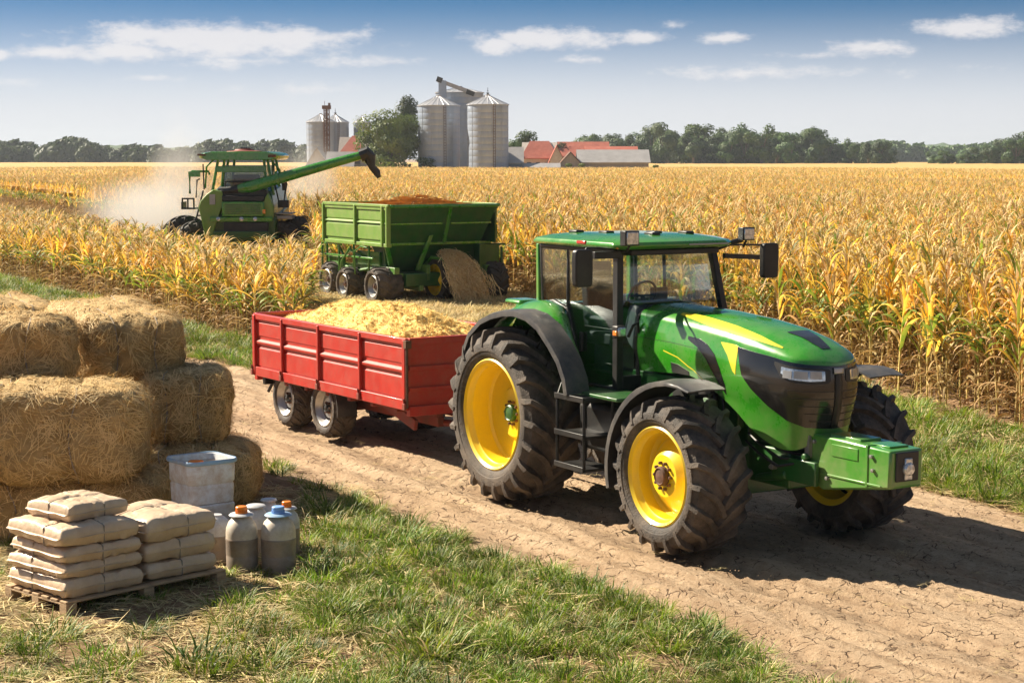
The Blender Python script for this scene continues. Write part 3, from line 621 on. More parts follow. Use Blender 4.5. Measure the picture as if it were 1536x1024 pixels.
# conveyor on top
x, y = at(690, D1+10); r_ = empty('conveyor_bridge', (x, y, 0), 0, 'grey sloping conveyor gallery on top of the tallest silo', 'conveyor')
mb = MB(); a0 = Vector(((657-690)*K, 0, hz(119)+0)); a1 = Vector(((709-690)*K, 0, hz(138)))
ang = math.atan2(a1.z-a0.z, a1.x-a0.x); mid = (a0+a1)/2; mb.box(mid, ((a1-a0).length, .9, .75), ry=-ang); mb.build('gallery', m_sheet, r_, bevel=.03)
mb = MB(); mb.box(a0+Vector((.3, 0, .1)), (1.1, 1.1, 1.0), ry=-ang); mb.box(a1+Vector((-.3, 0, 0)), (1.6, 1.1, .9), ry=-ang); mb.build('end_housing', m_black, r_)
mb = MB(); mb.box(((664-690)*K, 0, hz(137)), (1.5, 1.0, 4.4)); mb.tube([(0, 0, hz(134)), (mid.x, 0, mid.z)], .15, 6); mb.build('support', m_silo, r_)
# elevator tower
x, y = at(492, Y2-6); r_ = empty('elevator_tower', (x, y, 0), 0, 'dark lattice elevator tower in front of the squat silos', 'tower'); ht = hz(166, Y2); mb = MB()
for sx in (-.55, .55):
    for sy in (-.55, .55): mb.tube([(sx, sy, 0), (sx, sy, ht)], .09, 5)
for q in range(int(ht/1.1)):
    z = q*1.1
    for s in (-1, 1): mb.tube([(-.55*s, -.55, z), (.55*s, -.55, z+1.1)], .06, 4); mb.tube([(-.55, .55*s, z), (-.55, -.55*s, z+1.1)], .06, 4)
    mb.box((0, -.55, z), (1.2, .08, .08))
mb.b2((-.25, -.25, 0), (.25, .25, ht)); mb.build('lattice', m_rust, r_)
mb = MB(); mb.box((0, 0, ht+.4), (1.9, 1.1, .8)); mb.box((.6, 0, ht+1.0), (.5, .5, .7)); mb.tube([(-.4, 0, ht+.8), (-.4, 0, ht+1.8)], .06, 5); mb.build('head_housing', m_rust, r_, bevel=.05)
def house(name, px0, px1, Y, eave, ridge, depth, roofm, wallm, label, cat, gable='x', windows=(), doors=(), rz=0, hip=0):
    w = (px1-px0)/FPX*Y; x, y = at((px0+px1)/2, Y); root = empty(name, (x, y+depth/2, 0), rz, label, cat); hw, hd = w/2, depth/2; ov = .35
    mb = MB()
    if gable == 'x':        # ridge runs along x
        mb.prism([(-hd, 0), (hd, 0), (hd, eave), (0, ridge-.1), (-hd, eave)], 0, -hw, hw)
    else:
        mb.prism([(-hw, 0), (hw, 0), (hw, eave), (0, ridge-.1), (-hw, eave)], 1, -hd, hd)
    mb.build('wall', wallm, root, smooth=0)
    rf = MB(); t = .18
    if gable == 'x':
        sl = (ridge-eave)/hd
        for s in (-1, 1):
            rf.loft([[(-hw-ov+hip*0, s*(hd+ov), eave-ov*sl), (-hw-ov+hip, 0, ridge), (-hw-ov+hip, 0, ridge+t), (-hw-ov, s*(hd+ov), eave-ov*sl+t)], [(hw+ov, s*(hd+ov), eave-ov*sl), (hw+ov-hip, 0, ridge), (hw+ov-hip, 0, ridge+t), (hw+ov, s*(hd+ov), eave-ov*sl+t)]])
    else:
        sl = (ridge-eave)/hw
        for s in (-1, 1):
            rf.loft([[(s*(hw+ov), -hd-ov, eave-ov*sl), (0, -hd-ov, ridge), (0, -hd-ov, ridge+t), (s*(hw+ov), -hd-ov, eave-ov*sl+t)], [(s*(hw+ov), hd+ov, eave-ov*sl), (0, hd+ov, ridge), (0, hd+ov, ridge+t), (s*(hw+ov), hd+ov, eave-ov*sl+t)]])
    rf.build('roof', roofm, root, smooth=0)
    for (fx, z, ww, hh) in windows:
        f = MB().box((fx*hw, -hd-.02, z), (ww, .08, hh)).build('window', m_darkwin, root); MB().box((fx*hw, -hd-.05, z-hh/2-.06), (ww+.2, .14, .09)).build('sill', wallm, f)
    for (fx, ww, hh) in doors: MB().box((fx*hw, -hd-.02, hh/2), (ww, .08, hh)).build('door', m_darkwin, root)
    return root
house('farmhouse', 783, 836, 372, 3.9, hz(213, 372), 8, m_rooftile, m_wall, 'white walled farmhouse with steep red roof right of the silos', 'farmhouse', 'x', [(-.6, 2.4, .9, 1.1), (-.1, 2.4, .9, 1.1), (.5, 2.4, .9, 1.1)], [(.2, 1, 2)], hip=2)
house('farm_annex', 824, 846, 366, 3.2, hz(219, 366), 6, m_rooftile, m_wall, 'small red roofed annex between the farmhouse and the dark gable barn', 'outbuilding', 'y', [(-.1, 2, .9, .9)])
house('long_barn', 838, 912, 384, 4.2, hz(214, 384), 9, m_rooftile, m_wall, 'long red roofed barn behind the grey roofed shed', 'barn', 'x')
house('low_barn', 880, 955, 360, 4.0, hz(221, 360), 9, m_rooftile, m_wall, 'lower red roofed barn directly behind the grey sheet roof', 'barn', 'x')
house('grey_shed', 868, 972, 340, 3.0, hz(226, 340), 9, m_sheet, m_wood2, 'wide wooden shed with grey sheet roof at the right of the farm', 'shed', 'x', (), [(-.55, 2, 1.9), (.5, 1.4, 1.8)])
house('dark_gable_shed', 839, 872, 338, 2.6, hz(229, 338), 10, m_rust, m_wood2, 'shed with dark weathered gable roof left of the grey roofed shed', 'shed', 'y', [(-.3, 1.5, 1, .9), (.4, 1.5, 1, .9)])
house('blue_grey_shed', 757, 783, 335, 3.0, hz(222, 335), 7, m_sheet, mat('blue_grey_wall', (.20, .26, .34), (.26, .32, .40), rough=.8), 'blue grey lean shed against the right hand silo', 'shed', 'x')
house('low_outbuilding', 786, 838, 334, 1.9, 2.7, 5, m_sheet, m_wall, 'low pale outbuilding in front of the farmhouse', 'outbuilding', 'x', [(-.5, 1.2, 1, .6), (.3, 1.2, 1, .6)], [(0, 1.2, 1.6)])
house('left_farmhouse', 508, 552, 375, 4.2, hz(205, 375), 9, m_rooftile, m_wood2, 'red roofed house between the squat silos and the broad tree', 'farmhouse', 'x', [(-.4, 3.2, 1.4, 1.2), (.3, 3.2, 1.4, 1.2)], hip=3)
house('grey_gable_shed', 462, 492, 380, 2.6, hz(222, 380), 8, m_sheet, m_wood2, 'low grey gabled shed at the foot of the leftmost silo', 'shed', 'y')
house('open_shed', 492, 530, 372, 2.2, hz(229, 372), 6, m_sheet, m_wood2, 'low open fronted shed right of the elevator tower base', 'shed', 'x', (), [(-.5, 1.6, 1.6), (.4, 1.6, 1.6)])
# yard ground strip in front of farm
mb = MB(); x0, x1 = (530-768)/FPX*322, (985-768)/FPX*322
mb.grid(lambda u, v: (x0+(x1-x0)*u, 306+v*90, 1.25+.5*v+.35*mn.noise((u*30, v*4, 0))+(0 if 0 < v < 1 else -1.6)), 90, 6)
mb.build('farmyard_bank', mat('bank_grass', (.13, .17, .03), (.30, .27, .09), rough=.95, scale=.5, bump=1, bscale=3))['kind'] = 'structure'
# ------------------------------------------------------------------ wheels
def make_wheel(parent, pos, Rr, Wd, rim, nlug, lugh, side, mats, dish=.1, hubr=.17, discr=.6, hubout=.05, lugw=.055, sweep=.36, tall=.17, nbolt=10, lip=.02):
    """axis along local y; side=-1: outer face towards -y"""
    mt, mr, mh = mats
    root = bpy.data.objects.new('wheel', None); COL.objects.link(root); root.parent = parent; root.location = pos; root.empty_display_size = .2
    Rc = Rr-lugh; h = Wd/2; s = side; tb = MB()
    prof = [(rim+.0, s*h*.80), (rim+.025, s*h*.92), (rim+(Rc-rim)*.28, s*h*1.04), (rim+(Rc-rim)*.33, s*h*1.045), (rim+(Rc-rim)*.36, s*h*1.075), (rim+(Rc-rim)*.62, s*h*1.09), (rim+(Rc-rim)*.66, s*h*1.07), (Rc-.09, s*h*1.03), (Rc-.03, s*h*.93), (Rc-.008, s*h*.72), (Rc, s*h*.3), (Rc, -s*h*.3), (Rc-.008, -s*h*.72), (Rc-.03, -s*h*.93), (Rc-.09, -s*h*1.03), (rim+(Rc-rim)*.6, -s*h*1.09), (rim+.03, -s*h*.95), (rim, -s*h*.8)]
    tb.lathe(prof, 96, 1)
    def surf(y, a):
        f = abs(y)/h
        if f < .72: r = Rc-.004*f; nr, ny = 1, 0
        elif f < .95: r = Rc-.005-.03*((f-.72)/.23)**1.5; nr, ny = .85, .5
        else: r = Rc-.035-(f-.95)*1.0; nr, ny = .45, .9
        return Vector((r*math.cos(a), y, r*math.sin(a))), Vector((nr*math.cos(a), ny*math.copysign(1, y), nr*math.sin(a))).normalized()
    for sgn in (-1, 1):
        for k in range(nlug):
            a0 = 2*math.pi*(k+(.5 if sgn > 0 else 0))/nlug
            ts = [(1.05, 0.0), (1.0, .0), (.92, .035), (.78, .12), (.55, .27), (.32, .48), (.12, .74), (-.03, 1.0)]
            pts = []
            for q, (fy, fa) in enumerate(ts):
                if q == 0:
                    ra = Rc-tall; a = a0+.03; p = Vector((ra*math.cos(a), sgn*h*1.06, ra*math.sin(a))); nn = Vector((.1*math.cos(a), sgn, .1*math.sin(a))).normalized(); hh = lugh*.28
                else:
                    a = a0-fa*sweep; p, nn = surf(sgn*h*fy, a); hh = lugh*(.62 if q == 1 else 1.0)
                pts.append((p, nn, hh))
            rings = []
            for q, (p, nn, hh) in enumerate(pts):
                t = (pts[min(q+1, len(pts)-1)][0]-pts[max(q-1, 0)][0]).normalized(); w = t.cross(nn).normalized(); lw = lugw*(1.15 if q > 4 else 1.0)
                b = p-nn*.012; rings.append([b-w*lw*.62, p+nn*hh-w*lw*.38, p+nn*hh+w*lw*.38, b+w*lw*.62])
            tb.loft(rings)
    tb.build('tyre', mt, root, smooth=40)
    rm = MB(); yo = s*h*.93; yd = s*(h*.93-dish)
    rm.lathe([(rim-.01, s*h*.80), (rim+lip, s*h*.86), (rim+lip+.005, yo), (rim+lip-.012, yo+s*.012), (rim-.02, yo-s*.012), (rim-.035, yo-s*.06), (rim-.05, yo-s*.075), (rim-.055, yd+s*.03), (rim-.075, yd), (rim*discr+.02, yd-s*.01), (rim*discr, yd-s*.008), (rim*discr-.03, yd+s*.03), (hubr+.05, yd+s*hubout), (hubr, yd+s*hubout), (.01, yd+s*hubout)], 72, 1)
    rm.lathe([(rim-.04, yd), (rim-.04, -s*h*.8), (rim+.02, -s*h*.9)], 72, 1)
    ro = rm.build('rim', mr, root, smooth=30)
    hb = MB(); hc = yd+s*hubout
    hb.lathe([(hubr*.62, hc-s*.02), (hubr*.62, hc+s*.045), (hubr*.52, hc+s*.06), (hubr*.45, hc+s*.05), (hubr*.3, hc+s*.055), (.001, hc+s*.06)], 28, 1)
    hb.build('hub', mh, root, smooth=30)
    bo = MB()
    for k in range(nbolt):
        a = 2*math.pi*k/nbolt; c = (math.cos(a)*hubr*.84, hc+s*.012, math.sin(a)*hubr*.84); bo.lathe([(.016, -.02), (.016, .015), (.010, .022), (.001, .022)], 6, 1, c) if s > 0 else bo.lathe([(.016, .02), (.016, -.015), (.010, -.022), (.001, -.022)], 6, 1, c)
    if nbolt: bo.build('wheel_bolts', m_rust, root, smooth=0)
    return root

# ------------------------------------------------------------------ tractor
def build_tractor():
    T = empty('tractor', TO, TA, 'big green farm tractor with yellow wheels standing on the dirt track', 'tractor')
    RR, RW, FR, FW = .95, .64, .745, .60
    yr = 1.15-RW/2; yf = 1.15-FW/2
    for s in (-1, 1):
        make_wheel(T, (-.04, s*yr, RR-.01), RR, RW, .585, 22, .062, s, (m_rubber, m_yellow, m_dgreen), dish=.30, hubr=.15, discr=.5, hubout=.03, lugw=.062, sweep=.40, tall=.14)
        make_wheel(T, (3.07, s*yf+(.36 if s > 0 else 0), FR-.01), FR, FW, .455, 20, .052, s, (m_rubber, m_yellow, m_rust), dish=.22, hubr=.15, discr=.78, hubout=.14, lugw=.052, sweep=.42, tall=.12)
    # chassis
    c = MB(); c.b2((-.55, -.3, .62), (1.5, .3, 1.45)); c.b2((1.4, -.24, .62), (3.3, .24, 1.25)); c.b2((3.2, -.22, .66), (3.9, .22, 1.02)); c.b2((-.35, -.72, .75), (.3, .72, 1.15))
    c.b2((1.5, -.34, .95), (2.5, .34, 1.55)); c.tube([(2.3, -.36, 1.1), (2.9, -.36, 1.0), (3.3, -.3, .95)], .05, 8); c.tube([(1.2, -.5, .8), (2.4, -.42, .75)], .06, 8)
    c.b2((2.55, -.33, 1.15), (3.25, .33, 1.6)); c.lathe([(.16, -.2), (.18, -.1), (.18, .1), (.16, .2)], 20, 0, (2.75, -.36, 1.25), closed=True)
    c.build('chassis', m_dgreen, T, bevel=.03)
    e = MB()     # engine bay detail
    for k in range(7): e.tube([(2.3+k*.13, -.345, 1.0+.06*(k % 3)), (2.36+k*.13, -.40, 1.2+.05*(k % 2)), (2.3+k*.13, -.37, 1.45)], .018+.006*(k % 2), 6)
    e.b2((2.35, -.44, 1.30), (2.6, -.3, 1.52)); e.b2((2.75, -.42, 1.38), (2.95, -.28, 1.5)); e.lathe([(.07, -.09), (.08, 0), (.07, .09)], 16, 2, (2.66, -.42, 1.36), closed=True)
    e.build('engine_fittings', m_black, T, bevel=.008)
    a = MB(); a.b2((2.92, -.95, .60), (3.22, 1.25, .80)); a.b2((2.85, -.42, .52), (3.3, .42, .92))
    for s in (-1, 1): a.lathe([(.20, -.06), (.22, 0), (.2, .06)], 20, 1, (3.07, s*.72, .735), closed=True); a.tube([(3.3, s*.2, .7), (3.32, s*.65, .72)], .035, 8)
    a.build('front_axle', m_dgreen, T, bevel=.03)
    # fuel tank and battery box under the cab
    ft = MB(); ft.b2((1.15, -.78, .72), (1.95, -.36, 1.22)); ft.build('fuel_tank', m_black, T, bevel=.06)
    ft = MB(); ft.b2((1.15, .36, .72), (1.95, .78, 1.22)); ft.build('fuel_tank', m_black, T, bevel=.06)
    # steps
    st = MB()
    for x in (1.30, 1.80):
        for (p, q) in (((x, -1.12, 1.30), (x, -1.12, .60)), ((x, -.78, 1.30), (x, -.78, .60))): st.tube([p, q], .019, 6)
    for z in (.60, .93, 1.30):
        st.b2((1.28, -1.14, z-.018), (1.82, -.76, z+.012)); st.b2((1.28, -1.15, z-.02), (1.82, -1.12, z+.035))
    for k in range(9): st.b2((1.31+k*.06, -1.11, 1.312), (1.325+k*.06, -.8, 1.328))
    st.tube([(1.30, -1.12, 1.30), (1.27, -1.05, 1.42), (1.25, -.9, 1.45)], .014, 6)
    st.build('access_steps', m_black, T, bevel=.004)
    pf = MB(); pf.b2((1.25, -1.0, 1.322), (2.2, -.5, 1.36)); pf.build('platform', m_dgreen, T, bevel=.01)
    pf = MB(); pf.b2((1.25, .5, 1.322), (2.2, 1.0, 1.36)); pf.build('platform', m_dgreen, T, bevel=.01)
    # rear fenders
    path = [(-.62, 1.62), (-.50, 1.80), (-.24, 1.97), (.0, 2.05), (.25, 2.10), (.5, 2.12), (.76, 2.09), (1.0, 2.0), (1.22, 1.84), (1.40, 1.68), (1.52, 1.50), (1.56, 1.34)]
    for s in (-1, 1):
        def fender(ylist, th=.02):
            m = MB(); n = len(path); rings = []
            for i, (x, z) in enumerate(path):
                t = Vector((path[min(i+1, n-1)][0]-path[max(i-1, 0)][0], path[min(i+1, n-1)][1]-path[max(i-1, 0)][1])).normalized(); nx, nz = -t.y, t.x
                ring = [(x+nx*o_, s*y_, z+nz*o_) for (y_, o_) in ylist]+[(x+nx*(o_-th), s*y_, z+nz*(o_-th)) for (y_, o_) in ylist[::-1]]
                rings.append(ring)
            return m.loft(rings)
        fender([(1.17, -.05), (1.165, -.012), (1.13, 0), (1.0, .005), (.90, 0)]).build('rear_fender_flare', m_fender, T, smooth=50)
        inner = [(-.60, 1.66), (-.50, 1.86), (-.26, 2.03), (-.02, 2.12), (.22, 2.17), (.46, 2.18), (.66, 2.14), (.76, 2.02), (.85, 1.80), (.94, 1.60), (1.02, 1.43), (1.06, 1.33)]
        m = MB(); rings = []
        for (xo, zo), (xi, zi) in zip(path, inner):
            cs = [(xo+(xi-xo)*t, s*(.905-.27*t), zo+(zi-zo)*t+.05*math.sin(t*math.pi)) for t in (0, .12, .3, .5, .7, .88, 1)]
            rings.append(cs+[(x_, y_, z_-.02) for x_, y_, z_ in cs[::-1]])
        m.loft(rings); m.build('rear_fender', m_green, T, smooth=50)
        w = MB(); w.prism([(-.45, 1.2), (1.06, 1.2), (1.04, 1.38), (.92, 1.62), (.82, 1.84), (.6, 2.10), (.2, 2.12), (-.3, 1.97), (-.5, 1.75)], 1, s*.62, s*.645); w.build('fender_inner_wall', m_green, T)
    # front fenders
    for s in (-1, 1):
        m = MB(); rings = []
        for k in range(15):
            a_ = R(196-k*9.6); rad = .84+.13*max(0, (k-6)/8)**1.5; cx, cz = 3.07+.02, .735; so = .36 if s > 0 else 0
            lp = min(1, (14-k)/5); ys = [(1.19-.06*(1-lp), -.06*lp), (1.185-.06*(1-lp), -.015*lp), (1.14-.06*(1-lp), 0), (.95, .012), (.74, 0), (.70, -.02*lp)]
            rings.append([(cx+(rad+o_)*math.cos(a_), s*y_+so, cz+(rad+o_)*math.sin(a_)) for y_, o_ in ys]+[(cx+(rad+o_-.016)*math.cos(a_), s*y_+so, cz+(rad+o_-.016)*math.sin(a_)) for y_, o_ in ys[::-1]])
        m.loft(rings); m.build('front_fender', m_fender, T, smooth=50)
        b = MB(); b.tube([(3.07, s*.5, .9), (3.0, s*.62, 1.3), (3.0, s*.8, 1.56)], .03, 8); b.tube([(2.6, s*.7, 1.38), (3.3, s*.7, 1.5)], .02, 6); b.build('fender_bracket', m_black, T)
    # ---------------- hood
    tab = [(-1, 1.66, -.37, 2.10, 1.55), (-.85, 2.15, -.395, 2.07, 1.58), (-.7, 2.62, -.415, 2.035, 1.60), (-.6, 3.0, -.43, 2.0, 1.50), (-.5, 3.35, -.435, 1.965, 1.34), (-.4, 3.62, -.43, 1.935, 1.17), (-.3, 3.90, -.40, 1.90, 1.06), (-.2, 4.11, -.345, 1.885, 1.06), (-.1, 4.235, -.205, 1.868, 1.12), (0, 4.28, 0, 1.86, 1.16)]
    tx = [r[0] for r in tab]
    def pl(s_):
        f = 1 if s_ > 0 else -1; q = -abs(s_)
        i = max(0, min(len(tab)-2, int(np.searchsorted(tx, q)-1))); t = (q-tx[i])/(tx[i+1]-tx[i])
        def cr(c):
            p0, p1, p2, p3 = (tab[max(i-1, 0)][c], tab[i][c], tab[i+1][c], tab[i+2][c] if i+2 < len(tab) else (tab[i][c]*(1 if c != 2 else -1)))
            return .5*(2*p1+(p2-p0)*t+(2*p0-5*p1+4*p2-p3)*t*t+(3*p1-p0-3*p2+p3)*t**3)
        return cr(1), -f*cr(2), cr(3), cr(4)
    def wrap(s_, z, off=0):
        x, y, zs, zb = pl(s_); t = min(max((zs-z)/.85, 0), 1.2)
        e = .004; xa, ya, *_ = pl(max(s_-e, -1)); xb, yb, *_ = pl(min(s_+e, 1)); tn = Vector((xb-xa, yb-ya)).normalized(); nx, ny = tn.y, -tn.x
        front = max(0, 1-abs(s_)/.45)
        bulge = .035*math.sin(min(t*1.6, 1)*math.pi)*(1-front*.5) - (.17*front+.03)*max(0, t-.35)**1.5
        return (x+nx*(bulge+off), y+ny*(bulge+off), z)
    hb = MB(); NS, NZ = 96, 16
    hb.grid(lambda u, v: wrap(-1+2*u, pl(-1+2*u)[3]+(pl(-1+2*u)[2]-pl(-1+2*u)[3])*v), NS, NZ)
    xs = np.concatenate([np.linspace(1.66, 3.6, 20), 3.6+.68*np.sin(np.linspace(0, math.pi/2, 22)[1:])])
    sg = np.linspace(-1, 0, 400); px_ = np.array([pl(q)[:3] for q in sg])
    ztop_t = ([1.66, 2.0, 2.6, 3.2, 3.6, 3.9, 4.1, 4.2, 4.28], [2.235, 2.232, 2.22, 2.18, 2.13, 2.065, 1.985, 1.925, 1.865])
    def top(x, u, off=0):
        hw = abs(np.interp(x, px_[:, 0], px_[:, 1])); zs = np.interp(x, px_[:, 0], px_[:, 2]); zt = np.interp(x, *ztop_t)
        return (x, u*hw, zs+(zt-zs)*max(0, (1-abs(u)**2.6))**.62+off)
    us = [math.sin(q) for q in np.linspace(-math.pi/2, math.pi/2, 25)]
    vs = [top(float(x), u) for x in xs for u in us]; n = len(us)
    hb.add(vs, [(i*n+j, (i+1)*n+j, (i+1)*n+j+1, i*n+j+1) for i in range(len(xs)-1) for j in range(n-1)])
    hb.build('hood', m_green, T, smooth=50)
    def patch(parent, name, m_, cols, off=.006, nz=8, dense=6, edge=True):
        # cols: list of (s, zlo, zhi)
        cc = []
        for i in range(len(cols)-1):
            for k in range(dense): t = k/dense; cc.append(tuple(a_*(1-t)+b_*t for a_, b_ in zip(cols[i], cols[i+1])))
        cc.append(cols[-1]); nv = len(cc); mb = MB()
        pts = [[wrap(s_, lo+(hi-lo)*j/nz, off) for j in range(nz+1)] for s_, lo, hi in cc]; back = [[wrap(s_, lo+(hi-lo)*j/nz, -.01) for j in range(nz+1)] for s_, lo, hi in cc]
        mb.grid(lambda u, v: pts[round(u*(nv-1))][round(v*nz)], nv-1, nz)
        if edge:
            for side in (0, nz): mb.grid(lambda u, v: (pts if v else back)[round(u*(nv-1))][side], nv-1, 1)
            for e_ in (0, nv-1): mb.grid(lambda u, v: (pts if v else back)[e_][round(u*nz)], nz, 1)
        return mb.build(name, m_, parent, smooth=50)
    g = patch(T, 'grille', m_gloss, [(-.485, 1.935, 1.952), (-.45, 1.70, 1.94), (-.40, 1.58, 1.925), (-.33, 1.44, 1.905), (-.25, 1.335, 1.875), (-.15, 1.275, 1.852), (0, 1.255, 1.832), (.15, 1.275, 1.852), (.25, 1.335, 1.875), (.33, 1.44, 1.905), (.40, 1.58, 1.925), (.45, 1.70, 1.94), (.485, 1.935, 1.952)], .008)
    for q in range(5):
        z_ = 1.33+q*.07; sw_ = .13+.13*min(1, q/5); patch(g, 'grille_bar', m_black, [(-sw_, z_, z_+.007), (0, z_-.01, z_-.003), (sw_, z_, z_+.007)], .012, 1, 8)
    for s in (-1, 1):
        L1 = [(s*.30, 1.835, 1.862), (s*.26, 1.72, 1.845), (s*.20, 1.685, 1.83), (s*.12, 1.675, 1.815), (s*.055, 1.68, 1.805), (s*.04, 1.70, 1.80)]
        if s > 0: L1 = L1[::-1]
        patch(g, 'headlight_surround', m_black, L1, .013)
        L2 = [(s*.262, 1.765, 1.822), (s*.22, 1.715, 1.812), (s*.13, 1.70, 1.80), (s*.065, 1.705, 1.792)]
        if s > 0: L2 = L2[::-1]
        h_ = patch(T, 'headlight', m_lens, L2, .019, 4, 3)
        for c0, c1 in ((.25, .21), (.20, .14), (.13, .08)):
            q = sorted([(s*c0, 1.725, 1.795), (s*c1, 1.722, 1.79)]); patch(h_, 'reflector', m_silver, q, .024, 3, 2)
        y1 = sorted([(s*.565, 1.968, 1.975), (s*.53, 1.86, 1.972), (s*.50, 1.72, 1.966), (s*.485, 1.69, 1.955)]); patch(T, 'yellow_decal', m_decal_and_reflection, y1 if s > 0 else y1, .003, 6, 4)
        d1 = sorted([(s*.71, 1.955, 1.985), (s*.66, 1.885, 1.975), (s*.62, 1.79, 1.93), (s*.585, 1.66, 1.85), (s*.56, 1.55, 1.73), (s*.54, 1.48, 1.58)]); patch(T, 'black_vent_stripe', m_gloss, d1, .004, 6, 4)
        l1 = sorted([(s*.84, 1.80, 1.812), (s*.76, 1.755, 1.768), (s*.68, 1.66, 1.672), (s*.62, 1.54, 1.553)]); patch(T, 'yellow_pinstripe', m_decal_and_reflection, l1, .003, 2, 4, False)
        v1 = sorted([(s*.80, 1.60, 1.70), (s*.76, 1.60, 1.69), (s*.70, 1.60, 1.64)]); patch(T, 'side_vent', m_black, v1, .004, 3, 3)
        sl = sorted([(s*.995, 1.90, 1.906), (s*.80, 1.895, 1.90), (s*.62, 1.87, 1.873)]); patch(T, 'panel_gap', m_black, sl, .0015, 1, 8, False)
    # reflected yellow corn, painted as a sweep along both hood shoulders
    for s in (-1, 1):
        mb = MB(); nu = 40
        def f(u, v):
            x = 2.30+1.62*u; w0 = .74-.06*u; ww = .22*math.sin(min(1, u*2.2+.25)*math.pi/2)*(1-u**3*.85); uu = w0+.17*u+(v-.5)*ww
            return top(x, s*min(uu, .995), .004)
        mb.grid(f, nu, 6); mb.build('painted_yellow_reflection', m_decal_and_reflection, T, smooth=50)
    # centre strip and badge
    m = MB(); m.grid(lambda u, v: top(3.72+.40*u, (v-.5)*.62*(1-.5*u), .005), 12, 6); m.build('hood_air_scoop', m_gloss, T)
    b = MB(); b.grid(lambda u, v: wrap((v-.5)*.05, 1.765+.055*u, .020), 4, 4); b.build('badge', m_silver, T, solid=.008)
    m = MB(); m.grid(lambda u, v: wrap((v-.5)*.035, 1.27+.53*u, .014), 12, 2); m.build('grille_bar', m_black, T, solid=.012)
    # rear cowl between hood and cab (black seal)
    sl = MB(); ring = [(-.37, 1.50), (-.39, 1.9), (-.36, 2.10), (-.24, 2.20), (0, 2.24), (.24, 2.20), (.36, 2.10), (.39, 1.9), (.37, 1.50)]
    sl.tube([(1.665, y*1.02, z+.005) for y, z in ring], .022, 8); sl.build('hood_seal', m_black, T)
    # ---------------- front linkage / weight block
    l = MB(); l.b2((3.85, -.2, .74), (4.12, .2, .98)); l.b2((4.05, -.16, .80), (4.22, .16, 1.14))
    for s in (-1, 1): l.box((4.0, s*.24, .86), (.62, .05, .22)); l.lathe([(.035, -.03), (.035, .03)], 12, 1, (4.15, s*.24, 1.0), closed=True); l.tube([(3.4, s*.18, .7), (3.9, s*.24, .8)], .05, 8)
    l.build('front_linkage', m_dgreen, T, bevel=.012)
    for s in (-1, 1):
        for (dy, dz, rr_) in ((.30, .0, .014), (.27, .07, .011), (.22, .13, .012)):
            h_ = MB(); h_.tube([(3.35, s*dy, 1.05+dz), (3.6, s*(dy+.06), .98+dz), (3.85, s*(dy+.02), .88+dz), (4.05, s*(dy-.06), .93+dz*.5)], rr_, 6); h_.build('hose', m_black, T)
        p_ = MB(); p_.lathe([(.03, 0), (.03, s*.05), (.018, s*.055), (.018, s*.07), (.001, s*.072)], 12, 1, (3.75, s*.265, .86)); p_.build('pin', m_metal, T)
    w = MB(); w.prism([(4.13, .80), (4.32, .72), (5.2, .86), (5.205, 1.195), (4.62, 1.215), (4.13, 1.215)], 1, -.19, .19); wo = w.build('front_weight', m_green, T, bevel=.022)
    q = MB(); q.b2((4.45, -.197, 1.05), (4.80, -.188, 1.16)); q.b2((4.90, -.20, .84), (4.93, .20, 1.212)); q.b2((4.30, -.20, .86), (5.1, -.186, .88)); q.b2((4.35, -.12, 1.21), (4.75, .12, 1.232)); q.b2((4.85, -.1, 1.20), (5.1, .12, 1.215)); q.build('cover_plate', m_green, wo, bevel=.006)
    q = MB()
    for p in ((4.22, -.2, 1.15), (4.4, -.2, .84), (4.98, -.2, 1.12), (4.22, -.2, .95), (5.0, -.2, 1.0)): MB().lathe([(.018, .01), (.018, -.015), (.001, -.018)], 8, 1, p).build('bolt', m_metal, wo)
    q.b2((4.12, -.23, 1.0), (4.18, -.19, 1.2)); q.build('bracket', m_metal, wo)
    q = MB(); q.b2((5.2, -.13, .92), (5.222, .13, 1.18)); q.build('recess_panel', m_black, wo, bevel=.02)
    q = MB(); q.lathe([(.06, 0), (.06, .03), (.045, .045), (.001, .05)], 20, 0, (5.215, -.0, 1.03)); q.box((5.225, 0, 1.03), (.03, .085, .19)); q.build('lamp', m_lens, wo, bevel=.008)
    # ---------------- cab
    zr = 2.79
    fr = MB()
    def post(p, q, r_=.035): fr.tube([p, q], r_, 8)
    for s in (-1, 1):
        if s < 0: fr.box((1.62, s*.6, (1.36+zr)/2), (.085, .075, zr-1.36))
        else: fr.loft([[(x_+dx, y_+dy, z_) for dx, dy in ((-.04, -.035), (.04, -.035), (.04, .035), (-.04, .035))] for x_, y_, z_ in ((1.66, .66, 1.36), (1.68, .69, 2.1), (1.60, .58, zr))])
        post((.72, s*.63, 2.12), (.70, s*.61, zr), .02)
        fr.tube([(.72, s*.635, 2.14), (.80, s*.635, 1.95), (.93, s*.635, 1.62), (1.02, s*.635, 1.42), (1.08, s*.635, 1.37), (1.62, s*.63, 1.365)], .02, 8)
        fr.tube([(.17, s*.62, 2.14), (.45, s*.635, 2.19), (.72, s*.635, 2.12)], .022, 8)
        fr.tube([(.15, s*.6, zr-.02), (1.62, s*.6, zr-.02)], .035, 8)
        fr.b2((1.60, s*.56, 1.30), (1.66, s*.33, 1.50))
        fr.tube([(.20, s*.605, 2.1), (.155, s*.605, zr)], .026, 8)
        fr.b2((1.0, s*.58, 1.96), (1.6, s*.612, 1.975))
